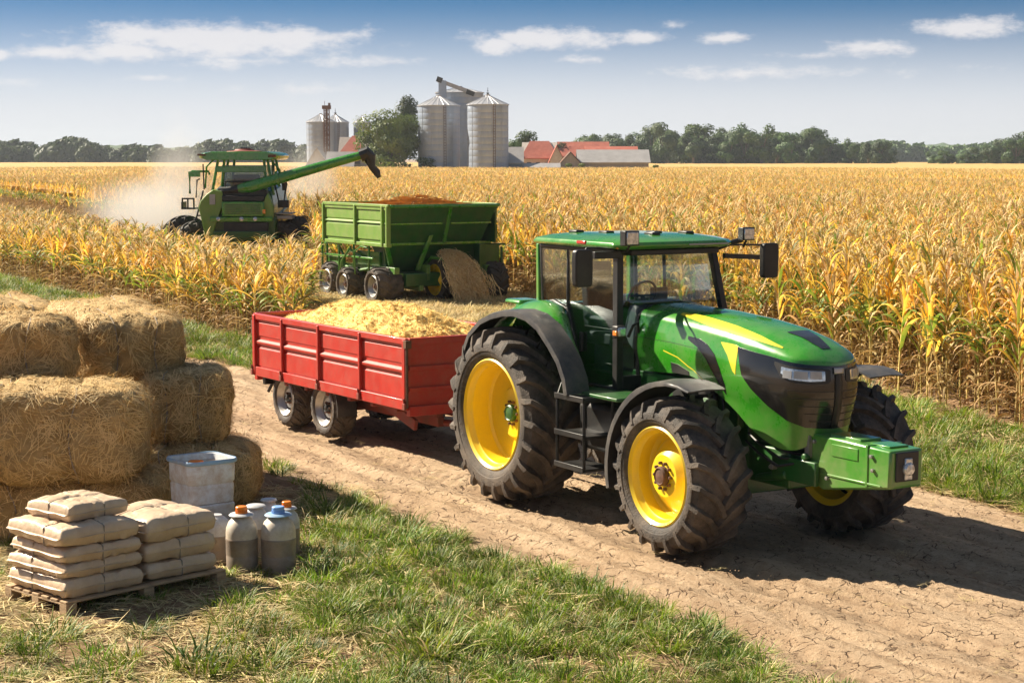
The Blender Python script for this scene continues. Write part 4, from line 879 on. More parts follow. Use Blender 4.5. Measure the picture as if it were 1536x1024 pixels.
    fr.tube([(1.63, -.6, zr-.03), (1.66, 0, zr-.01), (1.63, .6, zr-.03)], .04, 8); fr.tube([(.15, -.6, zr-.03), (.15, .6, zr-.03)], .04, 8); fr.tube([(.2, -.6, 2.1), (.2, .6, 2.1)], .04, 8)
    fr.build('cab_frame', m_black, T, bevel=.012)
    rp = MB()
    for s in (-1, 1): rp.loft([[(.06, s*.62, 2.05), (.15, s*.64, 2.05), (.15, s*.56, 2.05), (.06, s*.56, 2.05)], [(.05, s*.62, zr), (.13, s*.64, zr), (.13, s*.56, zr), (.05, s*.56, zr)]])
    rp.build('rear_pillar', m_green, T, bevel=.015)
    bd = MB(); bd.b2((.1, -.6, 1.32), (1.6, .6, 1.375)); bd.b2((.08, -.6, 1.3), (.18, .6, 2.1)); bd.build('cab_floor', m_dgreen, T, bevel=.02)
    for s in (-1, 1):
        MB().prism([(.16, 2.12), (.45, 2.19), (.71, 2.13), (.70, zr-.03), (.14, zr-.03)], 1, s*.618, s*.624).build('side_window', m_glass, T, smooth=0)
        d = MB().prism([(.73, 2.12), (.80, 1.96), (.93, 1.63), (1.03, 1.42), (1.09, 1.38), (1.60, 1.38), (1.60, zr-.03), (.71, zr-.03)], 1, s*.618, s*.624).build('door', m_glass, T, smooth=0)
        hnd = MB(); hnd.b2((.98, s*.624, 1.70), (1.02, s*.66, 1.9)); hnd.b2((1.42, s*.60, 1.6), (1.52, s*.616, 1.62)); hnd.build('door_handle', m_black, d, bevel=.008)
        MB().prism([(s*.40, 1.42), (s*.57, 1.40), (s*.57, 2.2), (s*.40, 2.14)], 0, 1.648, 1.654).build('quarter_window', m_glass, T, smooth=0)
    ws = MB(); ws.grid(lambda u, v: (1.66+.035*math.sin(u*math.pi)-.02*v, -.565+(1.13+.09*(1-v))*u, 2.22+(zr-.05-2.22)*v), 12, 4); ws.build('windscreen', m_glass, T, solid=.006)
    MB().b2((.13, -.56, 2.14), (.137, .56, zr-.04)).build('rear_window', m_glass, T, smooth=0)
    # roof
    rf = MB()
    def oc(x0, x1, y_, c_): return [(x0+c_, -y_), (x1-c_*1.2, -y_), (x1, -y_+c_*1.4), (x1, y_-c_*1.4), (x1-c_*1.2, y_), (x0+c_, y_), (x0, y_-c_), (x0, -y_+c_)]
    lay = [(2.785, .18, 1.74, .66, .1), (2.80, .12, 1.84, .73, .1), (2.83, .10, 1.87, .745, .1), (2.865, .12, 1.86, .73, .12), (2.895, .22, 1.76, .66, .16), (2.925, .42, 1.56, .5, .2), (2.93, .7, 1.3, .25, .1)]
    rf.loft([[(x, y, z) for x, y in oc(a_, b_, y_, c_)] for z, a_, b_, y_, c_ in lay]); ro = rf.build('cab_roof', m_green, T, bevel=.012, smooth=40)
    q = MB(); q.b2((.3, -.6, 2.765), (1.72, .6, 2.79)); q.b2((1.66, -.55, 2.73), (1.78, .55, 2.785)); q.build('headliner', m_black, ro, bevel=.01)
    q = MB()
    for (x, y) in ((.6, -.45), (.95, -.3), (1.25, .1), (1.4, .4), (1.5, -.1)): q.box((x, y, 2.93), (.16, .1, .035))
    q.build('roof_fittings', m_black, ro, bevel=.01)
    q = MB().box((1.15, -.735, 2.845), (.17, .03, .035)).build('marker_lamp', m_redlens, ro, bevel=.008)
    q = MB().b2((1.62, -.712, 2.80), (1.76, -.66, 2.822)).build('indicator', m_amber, ro, bevel=.004)
    q = MB(); q.b2((1.868, .1, 2.825), (1.876, .6, 2.84)); q.build('roof_stripe', m_sheet, ro)
    def lamp(x, y, z, s_=1, par=T):
        h_ = MB(); h_.box((x, y, z), (.10*s_, .17*s_, .15*s_)); h_.tube([(x, y, z-.07), (x-.05, y, z-.14)], .015, 6); lo = h_.build('work_lamp', m_black, par, bevel=.02)
        MB().box((x+.05*s_, y, z), (.02, .14*s_, .125*s_)).build('lens', m_lens, lo, bevel=.006)
    lamp(1.85, -.62, 2.91); 
    arm = MB(); arm.tube([(1.62, .6, 2.76), (1.70, .78, 2.83), (1.74, .88, 2.86)], .03, 8); arm.box((1.70, .90, 2.68), (.05, .46, .05), rx=-.06); arm.tube([(1.62, .6, 2.80), (1.66, 1.0, 2.80), (1.66, 1.25, 2.79), (1.66, 1.29, 2.76), (1.66, 1.29, 2.6)], .012, 6)
    arm.build('mirror_arm', m_black, T, bevel=.006); lamp(1.78, .90, 2.92, .9)
    arm = MB(); arm.tube([(1.62, -.6, 2.78), (1.78, -.95, 2.82), (1.80, -1.10, 2.82), (1.80, -1.13, 2.78), (1.80, -1.13, 2.66)], .012, 6); arm.box((1.68, -.78, 2.74), (.06, .32, .07)); arm.build('mirror_arm', m_black, T, bevel=.006)
    for y in (-1.15, 1.30):
        x_ = 1.80 if y < 0 else 1.66
        mh = MB(); mh.loft([[(x_+dx, y+a_*sy, z0) for a_, dx in ((-.115, -.02), (-.10, .045), (.10, .045), (.115, -.02))] for z0, sy in ((2.44, .75), (2.46, .95), (2.52, 1), (2.74, 1.0), (2.79, .95), (2.81, .75))]); mo = mh.build('mirror', m_black, T, bevel=.012)
        MB().b2((x_-.026, y-.095, 2.48), (x_-.021, y+.095, 2.77)).build('mirror_glass', m_silver, mo)
    # side lamp on the front pillar
    q = MB(); q.box((1.70, -.64, 1.96), (.11, .11, .13)); q.build('lamp_housing', m_black, T, bevel=.015)
    q = MB(); q.box((1.745, -.64, 1.965), (.05, .10, .10)); qo = q.build('side_lamp', m_lens, T, bevel=.02); MB().box((1.72, -.70, 1.95), (.07, .02, .05)).build('amber_lens', m_amber, qo, bevel=.006)
    q = MB(); q.tube([(1.66, -.5, 1.9), (1.72, -.48, 2.02), (1.72, -.42, 2.05), (1.70, -.40, 1.94)], .016, 6); q.build('grab_handle', m_black, T)
    # interior
    i_ = MB(); i_.loft([[(1.22, y, z) for y, z in ((-.26, 1.9), (.26, 1.9), (.2, 2.16), (-.2, 2.16))], [(1.45, y, z) for y, z in ((-.36, 1.8), (.36, 1.8), (.3, 2.24), (-.3, 2.24))], [(1.62, y, z) for y, z in ((-.42, 1.75), (.42, 1.75), (.38, 2.19), (-.38, 2.19))]])
    i_.b2((1.25, -.12, 1.37), (1.5, .12, 2.0)); i_.build('dashboard', m_interior, T, bevel=.03)
    sw = MB(); n = 20; rr_ = .17; c0 = Vector((1.18, 0, 2.27)); rings = []
    for k in range(n+1):
        a_ = 2*math.pi*k/n; ctr = c0+Vector((-math.sin(a_)*rr_*.45*-1, math.cos(a_)*rr_, math.sin(a_)*rr_*.9)); rings.append(ctr)
    sw.tube(rings, .014, 6, cap=False); sw.tube([c0+Vector((0, -rr_, 0)), c0, c0+Vector((0, rr_, 0))], .012, 6); sw.tube([c0, (1.32, 0, 2.05)], .025, 8); sw.build('steering_wheel', m_black, T)
    se = MB(); se.b2((.45, -.24, 1.72), (.95, .24, 1.86)); se.loft([[(x, y, z) for y, z in ((-.2, 0), (.2, 0), (.2, 0), (-.2, 0))] for x, z in ((0, 0),)]) if False else None
    se.box((.42, 0, 2.12), (.13, .44, .62), ry=-.12); se.box((.38, 0, 2.5), (.1, .26, .18)); se.b2((.5, -.16, 1.37), (.85, .16, 1.72)); se.b2((.55, -.33, 1.98), (.95, -.27, 2.04)); se.b2((.55, .27, 1.98), (1.0, .38, 2.06)); se.b2((.5, .3, 1.4), (1.1, .5, 1.95)); se.build('seat', m_interior, T, bevel=.04)
    co = MB(); co.box((.95, .38, 2.2), (.05, .2, .26)); co.tube([(.95, .38, 1.95), (.95, .38, 2.2)], .015, 6); co.tube([(1.1, .2, 1.95), (1.12, .2, 2.12)], .012, 6); co.build('control_console', m_black, T, bevel=.01)
    # rear linkage drawbar
    r_ = MB(); r_.tube([(-.5, 0, .55), (-1.25, 0, .50)], .05, 8); r_.b2((-.75, -.4, .6), (-.5, .4, 1.1)); r_.tube([(-.5, -.3, .7), (-1.1, -.42, .6)], .035, 8); r_.tube([(-.5, .3, .7), (-1.1, .42, .6)], .035, 8); r_.build('rear_hitch', m_dgreen, T, bevel=.01)
    hb_ = MB(); hb_.b2((-.35, -.78, 2.12), (-.02, -.5, 2.17)); hb_.b2((-.4, -.62, 1.5), (.08, .62, 2.1)); hb_.build('rear_housing', m_green, T, bevel=.03)
    return T
build_tractor()

# ------------------------------------------------------------------ red trailer
def build_trailer():
    a = R(-57.04); Tr = empty('tipping_trailer', (-2.4415, 25.1937, 0), a, 'red two axle tipping trailer heaped with chopped maize behind the tractor', 'trailer')
    x0, x1, zb, zt, hy = -.8, 3.56, .68, 1.53, .90
    def panel(x0_, x1_, y, parent, face, nm='side_panel', mt=m_red):
        # pressed sheet: profile (z, outward offset)
        prof = [(zb+.10, 0), (zb+.12, .012), (zb+.36, .012), (zb+.38, 0), (zb+.42, .0), (zb+.43, .03), (zb+.46, .034), (zb+.49, .0), (zb+.53, 0), (zb+.545, .012), (zb+.72, .012), (zb+.735, 0), (zt-.08, 0)]
        m = MB(); nrib = 3
        ring = lambda t, o: t
        if face == 'y':
            s = 1 if y > 0 else -1
            for (ox, k_) in ((x0_, 0),): pass
            m.loft([[(x, y+s*o, z) for z, o in prof]+[(x, y-s*.02, z) for z, o in prof[::-1]] for x in (x0_, (x0_+x1_)/2-.004, (x0_+x1_)/2, (x0_+x1_)/2+.004, x1_)])
        else:
            s = 1 if y > 0 else -1
            m.loft([[(y+s*o if False else y+(.0+o)*1, x, z) for z, o in prof]+[(y-.02, x, z) for z, o in prof[::-1]] for x in (x0_, x1_)])
        return m.build(nm, mt, parent, smooth=25)
    posts = [x0, .12, 1.22, 2.38, x1]
    for s in (-1, 1):
        for i in range(4): panel(posts[i], posts[i+1], s*hy, Tr, 'y')
        f = MB()
        for i, x in enumerate(posts):
            w = .05 if 0 < i < 4 else .075
            xx = x if 0 < i < 4 else (x+.035 if i == 0 else x-.035)
            f.b2((xx-w/2, s*(hy-.03), zb+.0), (xx+w/2, s*(hy+.055), zt-.02))
        f.b2((x0, s*(hy-.03), zt-.08), (x1, s*(hy+.04), zt)); f.b2((x0, s*(hy-.03), zb-.03), (x1, s*(hy+.045), zb+.10)); f.build('side_frame', m_red, Tr, bevel=.008)
        hw = MB()
        for x in posts: hw.b2((x-.03, s*(hy+.045), zb-.02), (x+.03, s*(hy+.075), zb+.06))
        for x in posts: hw.tube([(x, s*(hy+.06), zb+.05), (x, s*(hy+.07), zb+.12)], .012, 6)
        hw.build('latches', m_redd, Tr, bevel=.004)
    for x, sg_ in ((x1, 1), (x0, -1)):
        e = MB(); e.b2((x-.03 if sg_ > 0 else x-.0, -hy, zb), (x if sg_ > 0 else x+.03, hy, zt-.03))
        for z in (zb+.20, zb+.46): e.b2((x if sg_ > 0 else x-.03, -hy, z), (x+.03 if sg_ > 0 else x, hy, z+.05))
        e.b2((x-.02, -.04, zb), (x+.035, .04, zt)); e.b2((x-.03, -hy, zt-.08), (x+.04 if sg_ > 0 else x+.03, hy, zt+.005)); e.b2((x-.05, -hy, zb-.10), (x+.04, hy, zb+.02))
        e.build('end_gate', m_red if sg_ > 0 else m_red, Tr, bevel=.006)
    c = MB(); c.tube([(x1+.02, -hy-.03, zb), (x1+.02, -hy-.03, zt-.05)], .018, 8); c.b2((x1-.02, -hy-.06, zt-.12), (x1+.05, -hy+.02, zt-.02)); c.b2((x0-.04, -hy-.05, zt-.3), (x0+.01, -hy+.04, zt-.1)); c.build('corner_hinge', m_rust, Tr, bevel=.004)
    c = MB(); c.b2((x0, -hy+.02, zb-.04), (x1, hy-.02, zb+.03)); 
    for y in (-.4, .4): c.b2((x0+.1, y-.05, zb-.16), (x1-.1, y+.05, zb-.04))
    for k in range(7): c.b2((x0+.2+k*.62, -hy+.04, zb-.10), (x0+.28+k*.62, hy-.04, zb-.04))
    c.build('bed_floor', m_redd, Tr, bevel=.01)
    ch = MB()
    for y in (-.32, .32): ch.b2((-.5, y-.045, .38), (x1-.2, y+.045, .5))
    for x in (0, 1.18): ch.tube([(x, -.75, .385), (x, .75, .385)], .05, 10)
    ch.box((.6, -.5, .47), (1.2, .08, .06)); ch.box((.6, .5, .47), (1.2, .08, .06)); ch.tube([(x1-.4, -.3, .42), (x1+.9, 0, .45)], .045, 8); ch.tube([(x1-.4, .3, .42), (x1+.9, 0, .45)], .045, 8); ch.tube([(x1+.8, 0, .45), (x1+1.25, 0, .47)], .04, 8)
    ch.tube([(2.0, 0, .45), (2.5, 0, .62)], .08, 10); ch.box((2.7, -.55, .50), (.9, .05, .14), ry=.25)
    ch.build('chassis', m_redd, Tr, bevel=.008)
    mg = MB(); mg.loft([[(1.18+.47*math.cos(a_), y, .40+.47*math.sin(a_)) for y in (-.88, -.60)]+[(1.18+.455*math.cos(a_), y, .40+.455*math.sin(a_)) for y in (-.60, -.88)] for a_ in np.linspace(R(48), R(-8), 8)]); mg.build('mudguard', m_fender, Tr)
    mg = MB(); mg.box((-.55, -.8, .62), (.08, .2, .16)); mg.tube([(-.5, -.75, .62), (-.62, -.8, .42)], .025, 6); mg.build('rear_lamp_bracket', m_black, Tr, bevel=.01)
    mt = (m_rubber, m_silver, m_black)
    for x in (0, 1.18):
        for s in (-1, 1): make_wheel(Tr, (x, s*(.86-.17), .40), .405, .32, .235, 18, .018, s, mt, dish=.13, hubr=.085, discr=.72, hubout=.06, lugw=.05, sweep=.5, tall=.05, nbolt=6, lip=.012)
    # heap
    hp = MB()
    def hf(u, v, dz=0):
        x = x0+.04+(x1-x0-.08)*u; y = -hy+.03+(2*hy-.06)*v
        e = min(u, 1-u)*(x1-x0); f = min(v, 1-v)*2*hy
        dome = .40*(1-abs(2*v-1)**2.0)*(1-abs(2*u-.96)**2.2 if abs(2*u-.96) < 1 else 0)
        n = fb(x*1.4, y*1.8, 0)*.07+fb(x*5, y*7, 3)*.028+abs(fb(x*2.2, y*6, 7))*.05
        return (x, y, zt-.16+dome+n*min(1, min(e, f)*6)+dz)
    hp.grid(lambda u, v: hf(u, v), 170, 80)
    r = random.Random(4)
    for k in range(12000):
        u, v = r.random(), r.random(); p = Vector(hf(u, v)); an = r.gauss(0, .9); l = r.uniform(.03, .11); d = Vector((math.cos(an), math.sin(an), r.gauss(0, .25))).normalized(); w = d.cross(Vector((0, 0, 1))).normalized()*r.uniform(.002, .005); u_ = Vector((0, 0, r.uniform(.004, .016)))
        hp.add([p+u_-d*l/2-w, p+u_-d*l/2+w, p+u_+d*l/2+w, p+u_+d*l/2-w], [(0, 1, 2, 3)])
    o = hp.build('maize_heap', m_cream, smooth=0); o.location = Tr.location; o.rotation_euler.z = a; o.data.shade_smooth()
    tag(o, 'pale yellow heap of chopped maize filling the red trailer', 'maize heap')
build_trailer()
# ------------------------------------------------------------------ hay bales
def strand(mb, p, d, n, l, w, curl, seg=3):
    pts = []; q = Vector(p)
    for i in range(seg+1):
        s = d.cross(n).normalized()*w*(1-.5*i/seg); pts += [q-s, q+s]; q = q+d*(l/seg); d = (d+n*curl/seg+d.cross(n)*curl*.8/seg).normalized()
    mb.add(pts, [(2*i, 2*i+1, 2*i+3, 2*i+2) for i in range(seg)])
def bale(loc, dims, rz, label, seed, nst=5200):
    r = random.Random(seed); lx, ly, lz = [v/2 for v in dims]; root = empty('straw_bale', loc, rz, label, 'straw bale', 'stacked straw bales')
    e = 5.2
    def surf(d, off=0):
        k = (abs(d.x)**e+abs(d.y)**e+abs(d.z)**e)**(-1/e); q = Vector((d.x*k*lx, d.y*k*ly, d.z*k*lz))
        nn = Vector((abs(q.x/lx)**(e-1)*math.copysign(1, q.x)/lx, abs(q.y/ly)**(e-1)*math.copysign(1, q.y)/ly, abs(q.z/lz)**(e-1)*math.copysign(1, q.z)/lz)).normalized()
        n_ = fb(q.x*2+seed, q.y*2, q.z*2)*.055+fb(q.x*7+seed, q.y*7, q.z*7)*.03
        g = -.045*math.exp(-((q.x-.33*lx)/.035)**2)-.045*math.exp(-((q.x+.33*lx)/.035)**2)
        return q+nn*(n_+g+off)+Vector((0, 0, lz)), nn
    mb = MB(); N_ = 34; idx = {}
    for ax in range(3):
        for s in (-1, 1):
            def f(u, v):
                a_, b_ = math.tan((u-.5)*math.pi/2), math.tan((v-.5)*math.pi/2); c = [0, 0, 0]; c[ax] = s; c[(ax+1) % 3] = a_; c[(ax+2) % 3] = b_
                q = Vector([c[0]/1, c[1]/1, c[2]/1]); return surf(q)[0]
            mb.grid(f, N_, N_)
    mb.build('packed_straw', m_straw2, root, smooth=60)
    st = MB(); area = [ly*lz, lx*lz, lx*ly]; tot = sum(area)
    for k in range(nst):
        q = r.random()*tot; ax = 0 if q < area[0] else (1 if q < area[0]+area[1] else 2); c = [r.uniform(-1, 1) for _ in range(3)]; c[ax] = r.choice((-1, 1)); p, nn = surf(Vector(c), r.uniform(-.006, .02))
        t = nn.orthogonal().normalized(); b_ = nn.cross(t); 
        fl = fb(p.x*1.6+9, p.y*1.6, p.z*1.6+seed)*7+r.gauss(0, .55); t = (t*math.cos(fl)+b_*math.sin(fl)).normalized()
        d = (t+nn*r.uniform(-.05, .10)).normalized(); strand(st, p, d, nn, r.uniform(.08, .24), r.uniform(.0024, .005), r.uniform(-1.2, .35), 4)
    st.build('loose_straw', m_straw, root, smooth=0)
    for xx in (-.33, .33):
        tw = MB(); ring = []
        for k in range(41):
            a_ = 2*math.pi*k/40; ring.append(surf(Vector((xx*.98, math.cos(a_)*1.2, math.sin(a_)*1.2)).normalized() if False else Vector((xx, math.cos(a_), math.sin(a_))), .012)[0])
        tw.tube(ring, .006, 5, cap=False); tw.build('twine', m_cord, root)
    return root
yw = R(6)
def wpt(px, Y): return (px-768)/FPX*Y
# lower row
bale((wpt(70, 17.4), 17.7, 0), (2.1, 1.2, .62), yw, 'bottom left straw bale in shadow behind the sacks', 11, 4200)
bale((wpt(285, 19.4), 19.3, 0), (1.42, 1.2, .66), yw-.05, 'bottom right straw bale standing on the ground behind the white tub', 12)
bale((wpt(55, 17.4), 17.5, .58), (2.0, 1.3, .94), yw-.02, 'big middle straw bale directly above the pallet of sacks at the left edge', 13, 8000)
bale((wpt(273, 19.6), 19.6, .62), (.98, 1.2, .82), yw+.03, 'middle right straw bale with a small dark hole in its end', 14)
bale((wpt(160, 20.5), 20.55, 1.24), (1.20, 2.9, .80), R(24), 'top straw bale with broad sunlit back, highest of the stack', 15, 9000)
bale((wpt(10, 18.6), 18.7, 1.38), (1.30, 1.1, .70), yw, 'top straw bale at the far left edge above the big middle bale', 16, 5200)
bale((wpt(-20, 21.6), 22.0, 1.24), (1.3, 2.2, .76), R(24), 'top straw bale at the back left behind the upper ones', 17, 3500)
bale((wpt(90, 20.6), 20.8, .0), (1.9, 1.4, .64), yw, 'hidden straw bale under the back of the stack', 18, 700)
bale((wpt(100, 20.6), 20.8, .62), (1.9, 1.4, .68), yw, 'straw bale seen in the gap between the middle bales', 19, 1500)

# ------------------------------------------------------------------ pallet and sacks
PA = R(47); PC = Vector((-3.60, 14.25, 0)); e1 = Vector((math.cos(PA), math.sin(PA), 0)); e2 = Vector((-math.sin(PA), math.cos(PA), 0)); PL, PWd = 1.62, .92
pal = empty('wooden_pallet', PC, PA, 'worn wooden pallet carrying two stacks of paper sacks', 'pallet')
for k in range(7):
    y = .05+k*(PWd-.10)/6; MB().b2((0, y-.048, .118), (PL, y+.048, .138)).build('deck_board', m_wood, pal, bevel=.004)
for x in (.05, PL/2, PL-.05):
    for y in (.05, PWd/2, PWd-.05): MB().box((x, y, .066), (.10, .10, .085)).build('block', m_wood, pal, bevel=.004)
for x in (.05, PL/2, PL-.05): MB().b2((x-.05, 0, .104), (x+.05, PWd, .1165)).build('stringer_board', m_wood, pal, bevel=.002)
for y in (.05, PWd/2, PWd-.05): MB().b2((0, y-.05, .004), (PL, y+.05, .023)).build('base_board', m_wood, pal, bevel=.004)
def sack(u, v, z, L_, W_, h, rot, label, seed, ties=((.0, 'x'), (.1, 'y'))):
    loc = PC+e1*u+e2*v+Vector((0, 0, z)); root = empty('paper_sack', loc, PA+rot, label, 'sack', 'paper sacks stacked on the pallet')
    def f(a_, b_, s_, off=0):
        x, y = a_*2-1, b_*2-1
        edge = max(0, (1-abs(x)**4.5))*max(0, (1-abs(y)**4.5)); k = edge**.17
        pin = 1-.035*(1-abs(x)**6)*abs(y)**3*0-.05*abs(x)**8*(1-abs(y)**2)-.05*abs(y)**8*(1-abs(x)**2)*0
        X = x*L_/2*(1-.04*(1-abs(y))**.5*abs(x)**6); Y = y*W_/2*(1-.05*(1-abs(x))**.5*abs(y)**6)
        wr = fb(X*5+seed, Y*5, s_*3)*.010+fb(X*11+seed, Y*8, s_*5)*.006+fb(X*2.2+seed, Y*2.2, s_*3)*.02-.03*max(0, .12-abs(fb(X*2.5+seed, Y*3.5, 2+s_)))/.12*.45
        for (c, ax) in ties: wr -= .014*math.exp(-(((X/L_ if ax == 'x' else Y/W_)-c)/.022)**2)
        Z = h/2+s_*(h/2)*k*(1+.10*(1-x*x)*(1-y*y)*(1 if s_ > 0 else 0))+wr*k
        return Vector((X, Y, Z+off*s_))
    mb = MB(); mb.grid(lambda a_, b_: f(a_, b_, 1), 44, 34); mb.grid(lambda a_, b_: f(a_, b_, -1), 44, 34); bo = mb.build('bag', m_paper, root, smooth=60)
    bm = bmesh.new(); bm.from_mesh(bo.data); bmesh.ops.remove_doubles(bm, verts=bm.verts, dist=.0015); bmesh.ops.recalc_face_normals(bm, faces=bm.faces); bm.to_mesh(bo.data); bm.free(); bo.data.shade_smooth()
    fl = MB()
    for sy in (-1, 1): fl.grid(lambda a_, b_: Vector(((b_-.5)*L_*.95, sy*(W_/2*.955+.012*a_), h/2+.003*math.sin(b_*17+seed*2)*a_-.004*a_)), 2, 26)
    fl.build('side_fold', m_paper, root, solid=.003)
    sm = MB()      # the crimped seam at both ends
    for sx in (-1, 1): sm.grid(lambda a_, b_: Vector((sx*(L_/2*.985+.022*a_), (b_-.5)*W_*.93, h/2+.006*math.sin(b_*15+seed)*a_-.008*a_)), 2, 20)
    sm.build('seam', m_paper, root, solid=.003)
    for (c, ax) in ties:
        t = MB(); pts = []
        for s_ in (1, -1):
            rg = np.linspace(.01, .99, 26) if s_ > 0 else np.linspace(.99, .01, 26)
            for b_ in rg: pts.append(f(c+.5, float(b_), s_, .004) if ax == 'x' else f(float(b_), c+.5, s_, .004))
        t.tube(pts+[pts[0]], .0055, 5, cap=False); t.build('string', m_cord, root)
SL, SW = .90, .78
# left stack occupies the near-left half; right stack the far-right half of the pallet
sack(.40, .46, .138, .78, .88, .17, 0, 'bottom sack of the left stack lying on the pallet', 1)
sack(.40, .47, .298, .77, .87, .135, .03, 'thin second sack from the bottom of the left stack', 2)
sack(.41, .46, .425, .75, .86, .135, -.03, 'thin third sack from the bottom of the left stack', 8)
sack(.39, .47, .550, .76, .86, .175, -.02, 'fourth sack of the left stack, bulging, under the small top sack', 3, ((.05, 'x'), (-.15, 'y')))
sack(.47, .52, .715, .62, .60, .16, .06, 'topmost smaller sack lying alone on the left stack', 4, ((.1, 'x'), (.0, 'y')))
sack(1.20, .46, .138, .74, .84, .17, 0, 'bottom sack of the right stack beside the jugs', 5)
sack(1.20, .47, .295, .74, .84, .18, -.03, 'middle sack of the right stack', 6)
sack(1.19, .48, .465, .76, .86, .21, .04, 'top sack of the right stack, tied with crossed string', 7, ((.1, 'x'), (.05, 'y')))

# ------------------------------------------------------------------ tub and jugs
def rsq(w, r_, z, n=8, c=(0, 0)):
    P = []
    for (sx, sy, a0) in ((1, 1, 0), (-1, 1, 90), (-1, -1, 180), (1, -1, 270)):
        for k in range(n+1): a_ = R(a0+90*k/n); P.append((c[0]+sx*(w/2-r_)+r_*math.cos(a_), c[1]+sy*(w/2-r_)+r_*math.sin(a_), z))
    return P
def tubs():
    Y = 17.0; X = wpt(297, Y); rz = R(38)
    lo = empty('plastic_crate', (X, Y, 0), rz, 'blue and white square plastic container under the open white tub', 'container')
    m = MB(); m.loft([rsq(w, .06, z) for w, z in ((.44, 0), (.46, .02), (.47, .20), (.455, .215), (.47, .23), (.48, .43), (.455, .445))]); m.build('body', m_tub, lo, smooth=40)
    m = MB(); m.loft([rsq(w, .06, z) for w, z in ((.466, .02), (.476, .03), (.478, .12), (.470, .13))], cap=False); m.build('blue_base_band', m_tubblue, lo, smooth=40)
    hi = empty('open_plastic_tub', (X, Y, .445), rz, 'open white square tub with dirty liquid and an orange float inside', 'tub')
    m = MB(); m.loft([rsq(w, r_, z) for w, z, r_ in ((.44, 0, .06), (.47, .01, .07), (.485, .17, .08), (.47, .19, .08), (.50, .21, .09), (.51, .36, .10), (.50, .375, .10), (.53, .385, .10), (.54, .405, .10), (.525, .42, .10), (.49, .41, .09), (.475, .36, .09), (.45, .06, .06))], cap=True); m.build('body', m_tub, hi, smooth=45)
    m = MB(); m.loft([rsq(w, .10, z) for w, z in ((.532, .383), (.546, .395), (.546, .41), (.53, .424), (.515, .422))], cap=False); m.build('blue_rim', m_tubblue, hi, smooth=45)
    m = MB(); m.loft([rsq(.476, .09, .345), rsq(.475, .09, .355)]); m.build('liquid', m_liquid, hi)
    f = MB(); f.loft([[(x*s_, y*s_*.6, z) for x, y in ((.09, 0), (.05, .06), (-.05, .06), (-.09, 0), (-.05, -.06), (.05, -.06))] for s_, z in ((.8, 0), (1, .02), (.7, .045))]); o = f.build('orange_float', m_orange, None, bevel=.008, loc=(X-.05, Y-.02, .445+.352)); tag(o, 'orange float lying in the open white tub', 'float')
tubs()
def jug(px, Y, h, r_, cap, body, low, label, group=None, flange=True, square=False):
    X = wpt(px, Y); root = empty('plastic_jug', (X, Y, 0), R(20), label, 'jug', group)
    n = 32
    m = MB(); m.lathe([(.001, h*.60), (r_*1.0, h*.60), (r_, h*.62), (r_*1.0, h*.70), (r_*.97, h*.78), (r_*.82, h*.88), (r_*.55, h*.955), (r_*.42, h*.98), (r_*.40, h*1.0), (.001, h)], n); 
    b = m.build('upper_body', body, root, smooth=45)
    m = MB(); m.lathe([(.001, 0), (r_*.92, 0), (r_*.98, .015), (r_*1.0, h*.3), (r_*.985, h*.31), (r_*1.0, h*.33), (r_*1.01, h*.57), (r_*1.03, h*.585), (r_*1.01, h*.605), (.001, h*.605)], n); m.build('lower_body', low, root, smooth=45)
    if flange: m = MB(); m.lathe([(.001, h*.985), (r_*.78, h*.985), (r_*.80, h*.995), (r_*.70, h*1.02), (.001, h*1.025)], n); m.build('flange', m_tubblue if cap is m_bluecap else m_jugw, root, smooth=45)
    if cap:
        m = MB(); m.lathe([(.001, h*1.01), (r_*.38, h*1.01), (r_*.38, h*1.06), (r_*.33, h*1.07), (r_*.36, h*1.08), (r_*.37, h*1.13), (r_*.33, h*1.14), (.001, h*1.145)], 18)
        for k in range(18): a_ = k*2*math.pi/18; m.box((math.cos(a_)*r_*.37, math.sin(a_)*r_*.37, h*1.05), (.006, .004, h*.05), a_)
        m.build('cap', cap, root, smooth=30)
jug(356, 15.9, .53, .142, m_orange, m_jug, m_jugl, 'front dirty plastic jug with bright orange cap')
jug(412, 15.9, .53, .155, m_bluecap, m_jug, m_jugl, 'front dirty plastic jug with blue cap, rightmost of the jugs')
jug(317, 16.25, .46, .14, None, m_jugw, m_jugl, 'grey capless jug between the sacks and the orange capped jug', flange=False)
jug(378, 16.45, .50, .12, None, m_jugw, m_jugl, 'whitish jug standing behind, between the two capped front jugs')
jug(398, 16.75, .50, .10, None, m_jugw, m_jugl, 'slim grey white jug just behind and left of the blue capped jug')
jug(425, 16.55, .46, .12, m_orange, m_jugw, m_jugl, 'jug with orange cap mostly hidden behind the blue capped jug')

